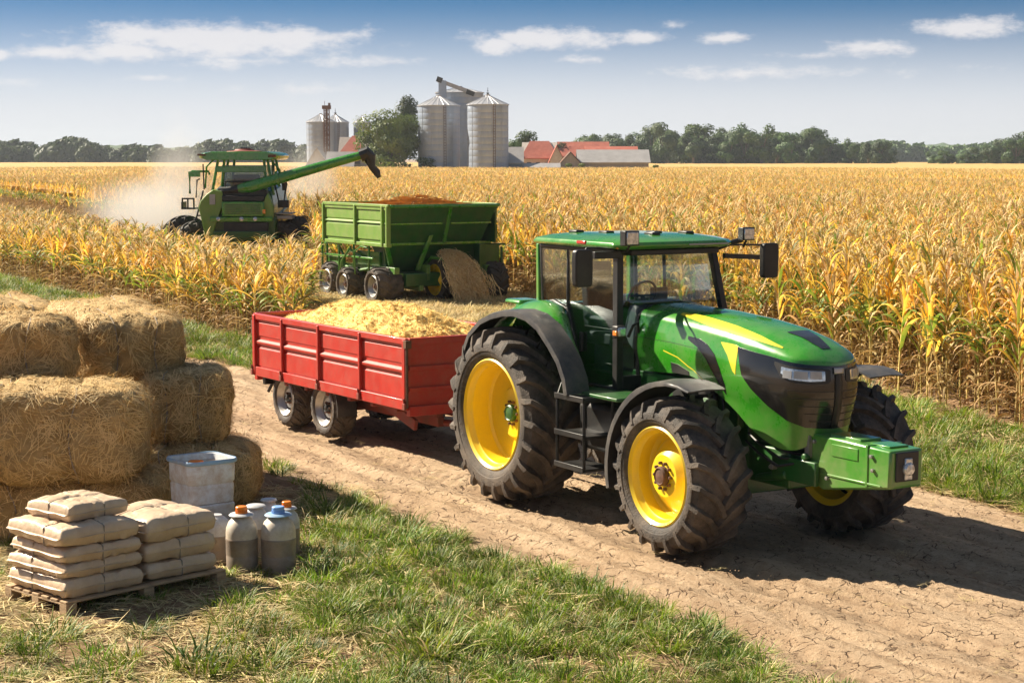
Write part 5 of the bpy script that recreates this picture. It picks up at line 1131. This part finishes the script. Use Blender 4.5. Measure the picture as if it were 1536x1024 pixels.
# ------------------------------------------------------------------ green harvest cart in the clearing
def build_cart():
    a = R(-59.35); cr = Vector((wpt(585, 45.3), 45.3, 0)); cx = Vector((math.cos(a), math.sin(a), 0)); cy = Vector((-math.sin(a), math.cos(a), 0))
    o_ = cr; C_ = empty('harvest_cart', o_, a, 'green hopper cart with slanted end standing in the harvested clearing', 'harvest cart')
    # local: x from -3.9 (rear) to 0 (front corner), y from 0 (near side) to 3.1
    zt, zb = 2.50, 1.53; Lx, Wy = 3.85, 3.15
    def side(x0, x1, y, s, m_): 
        m = MB(); prof = [(zb, 0), (zb+.1, .0), (zb+.12, .03), (zb+.46, .03), (zb+.48, 0), (zb+.52, .0), (zb+.54, .05), (zb+.58, 0), (zb+.62, .02), (zt-.1, .02), (zt-.09, .05), (zt, .05)]
        m.loft([[(x, y+s*o, z) for z, o in prof]+[(x, y-s*.04, z) for z, o in prof[::-1]] for x in (x0, x1)]); m.build('hopper_side', m_, C_, smooth=20)
    side(-Lx, -1.9, 0, -1, m_ygreen); side(-1.9, -.08, 0, -1, m_ygreen); side(-Lx, -.1, Wy, 1, m_dgreen)  # near side painted lighter as the sunlit face, far side darker
    f = MB()
    for x in (-Lx, -1.9, -.32, -.05): f.b2((x-.04, -.09, zb-.02), (x+.04, .03, zt+.01))
    f.b2((-Lx-.02, -.07, zt-.02), (0.02, .05, zt+.05)); f.b2((-Lx, Wy-.05, zt-.02), (0, Wy+.07, zt+.05)); f.b2((-Lx-.03, 0, zt-.02), (-Lx+.07, Wy, zt+.05)); f.b2((-Lx, -.06, zb-.06), (-.02, .06, zb+.03)); f.build('hopper_frame', m_ygreen, C_, bevel=.01)
    b = MB(); b.b2((-Lx, 0, zb), (-Lx+.05, Wy, zt)); b.b2((-Lx, 0, zb-.02), (-.4, Wy, zb+.03)); b.build('hopper_back', m_dgreen, C_)
    # slanted front end: upper sheet leans inwards going down, then a funnel
    e = MB()
    def fr(y0, y1):
        e.loft([[(0, y, zt), (-.40, y-(.3 if y > 2.5 else 0), zb), (-.95, y+(.35 if y < 1.5 else -.25), .80), (-1.05, y+(.35 if y < 1.5 else -.55), .80), (-.46, y-(.3 if y > 2.5 else 0), zb), (-.06, y, zt)] for y in (y0, y1)])
    fr(.02, 1.72); fr(1.78, Wy-.02)
    e.prism([(0, zt), (-.40, zb), (-.06, zb)], 1, -.03, .02) if False else None
    e.prism([(-.40, zb+.02), (-1.9, zb+.02), (-1.05, .80), (-.95, .80)], 1, .36, .42); e.prism([(-.40, zb+.02), (-1.9, zb+.02), (-1.05, .80), (-.95, .80)], 1, Wy-.32, Wy-.26)
    e.build('slanted_end', m_dgreen, C_, smooth=20)  # the shade on this end is put into its darker green
    r_ = MB(); r_.tube([(0.03, 0, zt), (.03, Wy, zt)], .05, 6); r_.box((-.19, .85, 2.05), (.03, 1.5, .05)); r_.box((-.19, 2.45, 2.05), (.03, 1.2, .05)); r_.box((-.40, Wy/2, zb), (.07, Wy, .07))
    r_.loft([[(-.02, 1.70, zt), (.03, 1.70, zt), (.03, 1.80, zt), (-.02, 1.80, zt)], [(-.42, 1.70, zb), (-.36, 1.70, zb), (-.36, 1.80, zb), (-.42, 1.80, zb)]]); r_.loft([[(-.36, .0, zb), (-.30, .0, zb), (-.30, .12, zb), (-.36, .12, zb)], [(-.9, .42, .80), (-.8, .42, .80), (-.8, .56, .80), (-.9, .56, .80)]])
    r_.loft([[(-.30, 1.25, 1.75), (-.24, 1.25, 1.75), (-.24, 1.37, 1.75), (-.30, 1.37, 1.75)], [(-.5, .95, .85), (-.4, .95, .85), (-.4, 1.07, .85), (-.5, 1.07, .85)]]); r_.build('end_ribs', m_green, C_, bevel=.01)
    # under-frame: rails, ladder, pipes
    u = MB()
    for y in (.25, Wy-.25): u.b2((-Lx-.1, y-.07, .78), (-.1, y+.07, .95))
    for x in (-3.8, -2.6, -1.4, -.3): u.b2((x-.06, .1, .70), (x+.06, Wy-.1, .80)); 
    for x in (-3.85, -3.1, -2.2, -1.3): u.tube([(x, .05, .35), (x, .05, 1.5)], .035, 6)
    u.b2((-3.95, .0, 1.12), (-1.0, .05, 1.17)); u.b2((-3.95, .0, 1.42), (-2.9, .05, 1.46)); u.tube([(-3.95, -.05, 1.46), (-3.95, -.05, .35)], .035, 6)
    u.tube([(-3.0, -.02, .3), (-2.75, -.05, 1.0), (-2.2, -.05, 1.40)], .03, 6); u.tube([(-1.95, -.04, .7), (-1.9, -.08, 1.3), (-1.5, -.08, 1.45), (-1.2, -.05, 1.42)], .022, 6)
    u.b2((-3.9, .1, .45), (-3.0, .2, 1.1)); u.b2((-2.5, .3, .5), (-1.2, .6, 1.3)); u.tube([(-3.6, .2, 1.0), (-2.4, .15, .75), (-1.2, .2, .9)], .05, 6)
    u.tube([(-3.7, .3, 1.4), (-3.3, .3, 1.1), (-2.7, .2, 1.3), (-2.0, .25, 1.1)], .04, 6)
    u.build('under_frame', m_green, C_, bevel=.008)
    u = MB(); u.b2((-3.4, .6, .4), (-1.0, Wy-.6, 1.2)); u.b2((-.9, .5, .45), (-.1, Wy-.5, .8)); u.build('drive_housing', m_dgreen, C_, bevel=.03)
    mt = (m_rubber, m_silver, m_rust)
    for px, w_, R_ in ((483, .48, .49), (525, .62, .45), (592, .68, .49)):
        # ground position on the near side line
        lx = {483: -3.55, 525: -2.35, 592: -.55}[px]
        make_wheel(C_, (lx, .10, R_-.02), R_, w_, R_*.55, 14, .025, -1, mt, dish=.12, hubr=.09, discr=.7, hubout=.05, lugw=.06, sweep=.45, tall=.05, nbolt=5, lip=.01)
    make_wheel(C_, (-.25, 1.60, .60), .62, .44, .38, 16, .035, -1, (m_rubber2, m_yellow, m_rust), dish=.08, hubr=.1, discr=.5, hubout=.05, lugw=.07, sweep=.4, tall=.08, nbolt=6)
    make_wheel(C_, (-.35, 3.15, .52), .54, .52, .28, 14, .035, -1, (m_rubber2, m_dgreen, m_rust), dish=.08, hubr=.1, discr=.5, hubout=.05, lugw=.07, sweep=.4, tall=.08, nbolt=0)
    make_wheel(C_, (-3.55, Wy-.1, .38), .40, .42, .22, 14, .025, 1, mt, dish=.12, hubr=.09, discr=.7, lugw=.06, nbolt=0)
    g = MB(); g.tube([(-.75, 1.35, .9), (-.3, 1.35, 1.18), (.15, 1.45, 1.15), (.35, 1.5, .9)], .05, 8); g.b2((-.7, 1.1, .6), (-.1, 1.2, 1.0)); g.box((-.5, .9, .42), (1.0, .12, .14)); g.build('wheel_guard', m_green, C_, bevel=.01)
    x_ = MB(); x_.b2((-.5, 2.7, .8), (-.2, 3.3, 1.5)); x_.tube([(-.25, 3.4, .3), (-.25, 3.4, 1.4)], .04, 6); x_.b2((-.3, 2.9, 1.45), (-.2, 3.5, 1.5)); x_.build('side_guard', m_dgreen, C_, bevel=.01)
    ld = MB(); r = random.Random(8)
    for k in range(420):
        x, y = r.uniform(-2.9, -.3), r.uniform(.3, 2.6); h = zt-.02+.26*math.exp(-((x+1.4)/.9)**2-((y-1.5)/.9)**2)*r.uniform(.4, 1); an = r.gauss(.6, .6); d = Vector((math.cos(an), math.sin(an), r.gauss(0, .12))).normalized(); l = r.uniform(.3, .9); p = Vector((x, y, h)); q = d.cross(Vector((0, 0, 1)))*r.uniform(.02, .045)
        ld.add([p-d*l/2, p+q+Vector((0, 0, .03)), p+d*l/2, p-q], [(0, 1, 2, 3)])
    ld.b2((-Lx+.1, .08, zt-.35), (-.25, Wy-.1, zt-.04)); o = ld.build('stalk_load', [mat('brown_stalks', (.42, .22, .07), (.60, .32, .10), rough=.8)], smooth=0); o.location = o_; o.rotation_euler.z = a; tag(o, 'heap of brown cut stalks on top of the green hopper cart', 'crop load')
    # the pour of straw over the wheel
    sp = MB()
    for k in range(5200):
        t0 = r.uniform(0, .75); y = 1.60+r.gauss(0, .13)*(.6+t0*.7); rr_ = r.uniform(0, 1)
        def P(t): return Vector((-.15+1.15*t+.1*rr_*t, y+1.0*(t)*.35+(y-1.62)*t*.8, 1.36+.12*math.sin(min(t*3, 1.6))-1.40*t**1.9-.10*rr_))
        pts = [P(min(t0+q*.07, 1.0))+Vector((r.gauss(0, .018), r.gauss(0, .022), r.gauss(0, .012)))*q for q in range(4)]; w = Vector((r.gauss(0, 1), r.gauss(0, 1), 0)).normalized()*r.uniform(.006, .015)
        sp.add([v for p in pts for v in (p-w, p+w)], [(2*i, 2*i+1, 2*i+3, 2*i+2) for i in range(3)])
    core = [[P_ for P_ in [Vector((-.15+1.1*t, 1.62+t*.35+sy*(.05+.03*t), 1.33+.1*math.sin(min(t*3, 1.6))-1.36*t**1.9-(.0 if up else .2*(1-t*.5)))) for sy, up in ((-1, 0), (-.6, 1), (.6, 1), (1, 0))]] for t in np.linspace(0, .97, 10)]
    sp.loft(core); o = sp.build('straw_pour', [mat('pouring_straw', (.68, .47, .20), (.99, .84, .50), rough=.8, scale=26, transl=.35)], smooth=0); o.location = o_; o.rotation_euler.z = a; tag(o, 'stream of pale straw spilling from the cart over its yellow hubbed wheel', 'straw')
build_cart()

# ------------------------------------------------------------------ combine harvester
def build_combine():
    Y = 61.0; K_ = Y/FPX; C_ = empty('combine_harvester', (wpt(366, Y), Y, 0), R(0), 'green combine harvester with raised unloading arm working in the corn field', 'combine harvester')
    def X(px): return (px-366)*K_*1.0
    def Z(py): return HC+(238-py)*K_
    # rear body
    b = MB()
    b.loft([[(X(316), -1.1, Z(358)), (X(420), -1.1, Z(358)), (X(420), -1.1, Z(325)), (X(316), -1.1, Z(325))], [(X(312), 1.9, Z(358)), (X(424), 1.9, Z(358)), (X(424), 1.9, Z(310)), (X(312), 1.9, Z(310))]])
    b.loft([[(X(318), -.9, Z(326)), (X(418), -.9, Z(326)), (X(412), -.6, Z(286)), (X(326), -.6, Z(286))], [(X(312), 2.2, Z(326)), (X(424), 2.2, Z(326)), (X(416), 2.2, Z(276)), (X(320), 2.2, Z(276))]]); b.build('body', m_dgreen, C_, bevel=.04)
    s1 = MB(); s1.loft([[(X(318), y, Z(354)), (X(328), y, Z(354)), (X(334), y, Z(330)), (X(345), y, Z(304)), (X(343), y, Z(286)), (X(330), y, Z(283)), (X(320), y, Z(290)), (X(311), y, Z(300)), (X(308), y, Z(310)), (X(311), y, Z(322)), (X(314), y, Z(336))] for y in (-1.22, -.9)]); s1.build('side_shield', m_ygreen, C_, bevel=.03)
    s2 = MB(); s2.loft([[(X(404), y, Z(330)), (X(417), y, Z(330)), (X(418), y, Z(308)), (X(410), y, Z(288)), (X(402), y, Z(302))] for y in (-1.22, -.9)]); s2.build('side_shield', m_ygreen, C_, bevel=.03)
    p = MB(); p.b2((X(343), -1.34, Z(322)), (X(405), -1.22, Z(301))); p.b2((X(325), -1.3, Z(330)), (X(417), -1.18, Z(323))); p.build('rear_panel', m_green, C_, bevel=.03)
    p = MB(); p.b2((X(343), -1.25, Z(300)), (X(405), -1.0, Z(292))); p.b2((X(345), -1.26, Z(345)), (X(410), -1.0, Z(331))); p.b2((X(340), -1.1, Z(292)), (X(408), -.7, Z(284))); p.build('dark_opening', m_black, C_, bevel=.02)
    p = MB(); p.b2((X(330), -1.36, Z(353)), (X(412), -1.1, Z(344))); p.build('bumper', m_dgreen, C_, bevel=.02)
    p = MB()
    for px in (338, 372, 392): MB().lathe([(.07, 0), (.07, -.05), (.001, -.07)], 12, 1, (X(px), -1.32, Z(326))).build('rear_lamp', m_lens, C_)
    MB().b2((X(403), -1.36, Z(318)), (X(407), -1.3, Z(312))).build('reflector', m_amber, C_)
    MB().b2((X(325), -1.28, Z(305)), (X(333), -1.2, Z(290))).build('reflector', m_sheet, C_)
    # cab
    g = MB(); g.b2((X(337), -.35, Z(288)), (X(404), 1.7, Z(248))); g.build('cab_window', glass('combine_glass', (.30, .40, .50), .06), C_, smooth=0)
    i_ = MB(); i_.b2((X(350), .2, Z(290)), (X(385), 1.2, Z(262))); i_.build('cab_seat', m_interior, C_, bevel=.06)
    f = MB()
    for (xa, xb) in ((322, 333), (336, 342), (404, 400), (414, 405)): f.tube([(X(xa), -.4, Z(292)), (X(xb), -.4, Z(236))], .055, 6); f.tube([(X(xa), 1.8, Z(292)), (X(xb), 1.8, Z(236))], .055, 6)
    f.tube([(X(308), .2, Z(282)), (X(312), .0, Z(250)), (X(326), -.1, Z(237))], .035, 6); f.tube([(X(424), .3, Z(280)), (X(420), .2, Z(255)), (X(408), .1, Z(240))], .035, 6)
    f.b2((X(330), -.48, Z(258)), (X(404), -.30, Z(249))); f.build('cab_frame', m_green, C_, bevel=.02)
    r_ = MB(); r_.loft([[(X(366)+sx*(52+d)*K_, y, z) for sx, y in ((-1, -.75), (-.9, -.95), (.9, -.95), (1, -.75), (1, 1.9), (-1, 1.9))] for d, z in ((0, Z(240)), (6, Z(238)), (7, Z(233)), (3, Z(230)), (-8, Z(228)))]); ro = r_.build('roof', m_green, C_, bevel=.02)
    q = MB(); q.lathe([(.62, Z(229)), (.60, Z(227)), (.35, Z(226)), (.30, Z(224)), (.001, Z(223.5))], 20, 2, (X(367), .3, 0)); q.build('roof_hatch', m_redd, ro); q = MB(); q.lathe([(.14, Z(224)), (.14, Z(221.5)), (.001, Z(221))], 12, 2, (X(366), .3, 0)); q.lathe([(.09, Z(225)), (.09, Z(222)), (.001, Z(221.8))], 12, 2, (X(372), .4, 0)); q.build('beacon', m_black, ro)
    MB().b2((X(306), -1.0, Z(234)), (X(318), -.8, Z(231))).build('roof_lamp', m_rust, ro, bevel=.01); MB().b2((X(410), -1.0, Z(236)), (X(421), -.8, Z(232))).build('roof_lamp', m_rust, ro, bevel=.01)
    # left mirror frame, ladder and platform
    m = MB(); m.tube([(X(288), -.2, Z(290)), (X(288), -.2, Z(259)), (X(292), -.2, Z(257)), (X(316), -.2, Z(257)), (X(318), -.2, Z(262))], .045, 6); m.b2((X(287), -.3, Z(265)), (X(304), -.15, Z(257))); m.build('mirror_frame', m_green, C_, bevel=.01)
    m = MB(); m.tube([(X(297), -.2, Z(296)), (X(299), -.2, Z(270)), (X(303), -.2, Z(268))], .03, 6); m.tube([(X(310), -.3, Z(284)), (X(309), -.3, Z(246))], .025, 6); m.b2((X(277), -.5, Z(313)), (X(297), .4, Z(311))); m.b2((X(277), -.5, Z(302)), (X(278), .4, Z(311)))
    for px in (279, 287, 296): m.tube([(X(px), -.5, Z(312)), (X(px), -.5, Z(297))], .03, 6)
    m.tube([(X(278), -.5, Z(297)), (X(297), -.5, Z(297))], .03, 6); m.build('ladder_platform', m_black, C_)
    m = MB(); m.tube([(X(424), -.2, Z(330)), (X(432), -.2, Z(275)), (X(429), -.2, Z(255))], .03, 6); m.b2((X(426), -.3, Z(285)), (X(432), -.2, Z(270))); m.box((X(428), -.3, Z(305)), (.36, .3, .25)); m.tube([(X(420), -.2, Z(300)), (X(412), -.2, Z(262))], .03, 6); m.build('side_fittings', m_black, C_, bevel=.03)
    m = MB(); m.b2((X(417), -.7, Z(327)), (X(443), .4, Z(322))); m.b2((X(418), -.7, Z(320)), (X(442), .4, Z(318))); m.build('side_deck', m_sheet, C_, bevel=.01)
    # auger
    au = MB(); P_ = [(X(364), -1.0, Z(283)), (X(372), -1.05, Z(281)), (X(385), -1.1, Z(279)), (X(430), -1.15, Z(266)), (X(490), -1.15, Z(249)), (X(548), -1.15, Z(233))]
    au.tube(P_, [.13, .17, .20, .18, .16, .14], 16); au.tube([(X(423), -1.15, Z(268)), (X(427), -1.15, Z(267))], .26, 16); ao = au.build('unloading_arm', m_green, C_, smooth=50)
    hr = MB()
    for q in range(5): hr.tube([(X(300+q*3), -.55, Z(322-q*7)), (X(312+q*3), -.55, Z(322-q*7))], .025, 5)
    hr.tube([(X(299), -.6, Z(330)), (X(311), -.6, Z(285))], .03, 5); hr.tube([(X(345), -.7, Z(292)), (X(345), -.7, Z(272)), (X(400), -.7, Z(272)), (X(400), -.7, Z(292))], .03, 6); hr.tube([(X(372), -.7, Z(292)), (X(372), -.7, Z(272))], .025, 6); hr.build('hand_rails', m_black, C_)
    vt = MB()
    for q in range(6): vt.b2((X(348), -1.37, Z(318.5-q*2.6)), (X(400), -1.335, Z(317.6-q*2.6)))
    vt.build('vent_louvre', m_dgreen, C_)
    au = MB(); au.tube([(X(546), -1.15, Z(234)), (X(556), -1.15, Z(230)), (X(560), -1.15, Z(235)), (X(563), -1.15, Z(250)), (X(570), -1.15, Z(258)), (X(573), -1.15, Z(266))], [.22, .24, .2, .12, .13, .07], 10); au.tube([(X(553), -1.2, Z(240)), (X(561), -1.2, Z(252)), (X(568), -1.2, Z(262))], .04, 6); au.build('spout', m_black, ao)
    au = MB(); au.tube([(X(338), -.9, Z(286)), (X(350), -1.0, Z(285)), (X(366), -1.0, Z(283))], [.16, .14, .17], 10); au.build('arm_pivot', m_black, C_)
    for px, yy, w_ in ((274, .6, .50), (298, -.2, .80), (424, -.3, .7), (452, .2, .95)):
        make_wheel(C_, (X(px), yy, .88 if px in (274, 452) else .80), .90 if px in (274, 452) else .82, w_, .42, 16, .06, -1 if px < 366 else 1, (m_rubber2, m_dgreen, m_rust), dish=.1, hubr=.15, discr=.7, lugw=.10, sweep=.4, tall=.15, nbolt=0)
        w = C_.children[-1]; w.rotation_euler.z = R(90-20 if px < 366 else 90+20) if False else (R(14) if px < 366 else R(-4))
    ax = MB(); ax.tube([(X(280), .2, .85), (X(448), .2, .85)], .14, 10); ax.b2((X(330), -.4, .7), (X(405), .8, 1.3)); ax.build('axle', m_dgreen, C_)
    hd = MB(); hd.tube([(-2.6, 4.6, .7), (2.6, 4.6, .7)], .3, 12); hd.b2((-2.7, 3.9, .4), (2.7, 4.3, 1.2)); hd.b2((-.6, 2, .6), (.6, 4, 1.5)); hd.build('header', m_dgreen, C_, bevel=.03)
build_combine()

# ------------------------------------------------------------------ grass, litter
def tuft_proto(seed, n, h, mt, name, label, spread=.09, cat='grass tuft'):
    r = random.Random(seed); mb = MB()
    for k in range(n):
        a_ = r.random()*6.28; rr_ = spread*math.sqrt(r.random()); az = a_+r.gauss(0, .9); dry = r.random()
        strip(mb, (math.cos(a_)*rr_, math.sin(a_)*rr_, -.01), az, h*r.uniform(.5, 1.25), r.uniform(.008, .014), r.uniform(.7, 1.5), r.uniform(.8, 2.6), 1 if dry < .12 else 0, r.uniform(-.6, .6), 5, .3)
    o = mb.build(name, mt, smooth=60); return tag(o, label, cat)
GT = 'big grass tufts in the foreground verge'
tf = [tuft_proto(40, 110, .26, [m_grass, m_grassd], 'grass_tuft', 'large bright green grass tuft at the bottom centre of the verge', .15), tuft_proto(41, 90, .22, [m_grass, m_grassd], 'grass_tuft', 'green grass tuft at the lower left below the pallet', .12), tuft_proto(42, 80, .20, [m_grass, m_grassd], 'grass_tuft', 'green grass tuft right of the blue capped jug', .13), tuft_proto(43, 46, .13, [m_grassd, m_grassd], 'dry_grass_tuft', 'dry yellow grass tuft on the bare soil in front of the jugs', .14), tuft_proto(44, 46, .12, [m_grass, m_grassd], 'grass_tuft', 'low green grass tuft at the track edge below the front wheel', .12)]
for o, (px, py, s) in zip(tf, ((640, 985, 1.5), (285, 1005, 1.4), (470, 800, 1.3), (350, 930, 1.4), (860, 925, 1.2))):
    x, y = G(px, py); o.location = (x, y, .01); o.scale = (s, s, s)
# a few dropped ears and pods of straw are part of the litter
lit = []
def litter_proto(seed):
    r = random.Random(seed); mb = MB()
    for k in range(14):
        a_ = r.random()*6.28; p = (r.gauss(0, .10), r.gauss(0, .10), r.uniform(.004, .025)); strip(mb, p, a_, r.uniform(.08, .26), r.uniform(.006, .012), r.uniform(-.05, .2), r.uniform(-.1, .5), 0, r.uniform(-1, 1), 5, .2)
    return mb.build('fallen_straw', [m_grassd], smooth=60)
for i in range(3):
    o = litter_proto(70+i); x, y = G(*((200, 960), (430, 905), (330, 985))[i]); o.location = (x, y, .01); lit.append(tag(o, ('fallen straw strands on the soil below the pallet', 'fallen straw strands right of the jugs in the verge', 'fallen straw strands at the bottom left of the picture')[i], 'straw litter'))
def ptsin(n, x0, x1, y0, y1, test):
    X = rng.uniform(x0, x1, n); Y = rng.uniform(y0, y1, n); k = test(X, Y) & (np.abs(X) < (.2844*Y+2.0)); return X[k], Y[k]
def dens(X, Y, sc, th, sd_=0): return np.array([mn.fractal((a_*sc, b_*sc, sd_), 1, 2, 4) for a_, b_ in zip(X, Y)]) > th+rng.uniform(-.12, .12, len(X))
yard = [(-9, 11), (-9, 25), (-3.2, 22.5), (-2.25, 19), (-2.0, 16.8), (-2.25, 14.9), (-3.4, 13.6), (-6, 13.2)]
def grass():
    pts = []; rot = []; scl = []; idx = []
    def put(X, Y, s0, s1, ids, z=.0):
        for x, y in zip(X, Y):
            s = rng.uniform(s0, s1); pts.append((x, y, z)); rot.append((rng.normal(0, .1), rng.normal(0, .1), rng.uniform(0, 6.28))); scl.append((s*1.1, s*1.1, s)); idx.append(int(rng.choice(ids)))
    offtrack = lambda X, Y: ~inpoly(TRACK, X, Y)
    edge = lambda X, Y: seg_dist(TRACK, X, Y)
    # foreground verge
    X, Y = ptsin(12000, -6, 6, 10.6, 22, lambda X, Y: (offtrack(X, Y) | (edge(X, Y) < .25)) & ~inpoly(yard, X, Y) & ~inpoly(FAR+[(12, 60), (-30, 60)], X, Y))
    k = dens(X, Y, 1.3, .13) & dens(X, Y, .6, .0, 4) & (((X > -1.85+.3*np.sin(Y*2)) & (Y > 0)) | (rng.random(len(X)) < .07)); e_ = edge(X, Y); k &= (e_ > .35) | (rng.random(len(X)) < .3); put(X[k], Y[k], .45, 1.05, [0, 1, 2, 4, 4])
    k2 = ~k & (rng.random(len(X)) < np.where(X < -1.8, .10, .36)); put(X[k2], Y[k2], .4, .8, [3, 4, 4])
    # sparse in the yard
    X, Y = ptsin(700, -5, -1.8, 11.6, 18, lambda X, Y: inpoly(yard, X, Y)); k = dens(X, Y, 1.3, .18, 3); put(X[k], Y[k], .35, .6, [2, 3, 4])
    # strip between track and corn
    far_strip = lambda X, Y: ~inpoly(TRACK, X, Y) & ~inpoly(FIELD_A, X, Y) & ~inpoly(FIELD_B, X, Y) & inpoly(FAR+[(-26, 56), (-16.1, 57.2), (-4.0, 34.5), (-2, 34.5), (.3, 44), (6.6, 25.7), (9, 16), (12, 12), (12, 8)], X, Y)
    X, Y = ptsin(26000, -17, 9, 15, 58, far_strip); k = dens(X, Y, .5, -.12, 6); put(X[k], Y[k], .6, 1.35, [0, 1, 2, 2, 4]); k2 = ~k & (rng.random(len(X)) < .6); put(X[k2], Y[k2], .5, 1.1, [3, 3, 4])
    o = scatter('grass', pts, rot, scl, idx, [tf]); tag(o, 'green and dry grass growing on both verges of the track', 'grass', kind='stuff')
    # stubble in the clearing and litter
    pts.clear(); rot.clear(); scl.clear(); idx.clear()
    X, Y = ptsin(9000, -5.5, 2.5, 33, 51, lambda X, Y: ~inpoly(FIELD_A, X, Y) & ~inpoly(FIELD_B, X, Y) & inpoly([(-5.2, 47), (-4.0, 34), (-1.5, 34), (1, 44), (1, 50), (-5.5, 52)], X, Y)); put(X, Y, .9, 1.9, [3])
    o = scatter('stubble', pts, rot, scl, idx, [[tf[3]]]) if False else scatter('stubble', pts, rot, scl, [0]*len(pts), [[tf[3]]]); tag(o, 'dry pale stubble in the harvested clearing around the cart', 'stubble', kind='stuff')
    pts.clear(); rot.clear(); scl.clear(); idx.clear()
    X, Y = ptsin(3600, -6, 6, 10.6, 20, lambda X, Y: (offtrack(X, Y) & ~inpoly(FAR+[(12, 60), (-30, 60)], X, Y))); put(X, Y, .5, 1.3, [0, 1, 2], .012)
    X, Y = ptsin(500, -5, 8, 11.6, 25, lambda X, Y: inpoly(TRACK, X, Y)); put(X, Y, .2, .55, [0, 1, 2], .006)
    X, Y = ptsin(1500, 3, 9, 18, 30, lambda X, Y: far_strip(X, Y)); put(X, Y, .8, 1.6, [0, 1, 2], .02)
    X, Y = ptsin(1300, -5, -1.6, 11.6, 20, lambda X, Y: X < 99); put(X, Y, .6, 1.3, [0, 1, 2], .012)
    o = scatter('straw_litter', pts, rot, scl, idx, [lit]); tag(o, 'thin scattered straw lying over soil and track', 'straw litter', kind='stuff')
grass()
# small clods and stones on the track
def clods():
    r = random.Random(3); mb = MB()
    for k in range(7000):
        px, py = r.uniform(300, 1536), r.uniform(560, 1024); x, y = G(px, py); s = r.uniform(.003, .012)*(1 if r.random() < .93 else 1.8)
        vs = [(x+s*a_*r.uniform(.6, 1.2), y+s*b_*r.uniform(.6, 1.2), .004+s*c_*r.uniform(.4, .8)) for a_, b_, c_ in ((1, 0, 0), (-1, 0, 0), (0, 1, 0), (0, -1, 0), (.2, .1, 1))]; mb.add(vs, [(0, 2, 4), (2, 1, 4), (1, 3, 4), (3, 0, 4)])
    o = mb.build('soil_clods', mat('clod_soil', (.22, .13, .07), (.42, .29, .17), rough=.95, scale=3), smooth=0); tag(o, 'small clods and crumbs of earth on the track', 'soil clods', kind='stuff')
clods()

# ------------------------------------------------------------------ dust and air
def volume(name, lo, hi, dens_, color, label, cat, cloud=None):
    mb = MB(); mb.b2(lo, hi); m = bpy.data.materials.new(name); m.use_nodes = True; nt = m.node_tree; nt.nodes.clear(); N = nt.nodes.new; Lk = nt.links.new
    out = N('ShaderNodeOutputMaterial'); v = N('ShaderNodeVolumePrincipled'); v.inputs['Color'].default_value = (*color, 1); v.inputs['Density'].default_value = dens_; v.inputs['Anisotropy'].default_value = .2; Lk(v.outputs[0], out.inputs['Volume'])
    if cloud:
        tc = N('ShaderNodeTexCoord'); acc = None
        for (c, r_) in cloud:
            sb = N('ShaderNodeVectorMath'); sb.operation = 'SUBTRACT'; Lk(tc.outputs['Object'], sb.inputs[0]); sb.inputs[1].default_value = c
            ml = N('ShaderNodeVectorMath'); ml.operation = 'MULTIPLY'; Lk(sb.outputs[0], ml.inputs[0]); ml.inputs[1].default_value = tuple(1/q for q in r_)
            ln = N('ShaderNodeVectorMath'); ln.operation = 'LENGTH'; Lk(ml.outputs[0], ln.inputs[0]); s_ = N('ShaderNodeMath'); s_.operation = 'SUBTRACT'; s_.inputs[0].default_value = 1; Lk(ln.outputs['Value'], s_.inputs[1]); cur = s_.outputs[0]
            if acc is None: acc = cur
            else: mm = N('ShaderNodeMath'); mm.operation = 'MAXIMUM'; Lk(acc, mm.inputs[0]); Lk(cur, mm.inputs[1]); acc = mm.outputs[0]
        no = N('ShaderNodeTexNoise'); no.inputs['Scale'].default_value = .42; no.inputs['Detail'].default_value = 4; no.inputs['Roughness'].default_value = .6; Lk(tc.outputs['Object'], no.inputs[0])
        ad = N('ShaderNodeMath'); ad.operation = 'MULTIPLY_ADD'; Lk(no.outputs[0], ad.inputs[0]); ad.inputs[1].default_value = 1.3; ad.inputs[2].default_value = -.72; a2 = N('ShaderNodeMath'); a2.operation = 'ADD'; Lk(acc, a2.inputs[0]); Lk(ad.outputs[0], a2.inputs[1])
        mr = N('ShaderNodeMapRange'); mr.interpolation_type = 'SMOOTHSTEP'; mr.inputs[1].default_value = 0; mr.inputs[2].default_value = .8; mr.inputs[4].default_value = dens_; Lk(a2.outputs[0], mr.inputs[0]); Lk(mr.outputs[0], v.inputs['Density'])
    o = mb.build(name, m, smooth=0); return tag(o, label, cat, kind='stuff')
volume('dust_cloud', (-30, 63.5, .4), (-5, 92, 9), .20, (.93, .88, .82), 'pale dust cloud rising behind and left of the combine', 'dust', [((-13.4, 70, 1.3), (3.4, 6, 2.0)), ((-15.8, 80, 1.5), (3.6, 8, 1.9)), ((-13.2, 72, 2.6), (1.6, 4, 2.9)), ((-8.0, 70, 2.4), (1.9, 4, 2.4))])
if HAZE: volume('haze', (-1400, -60, -1), (1400, 2600, 40), HAZE, (.80, .87, .96), 'thin pale air haze over the fields', 'haze')
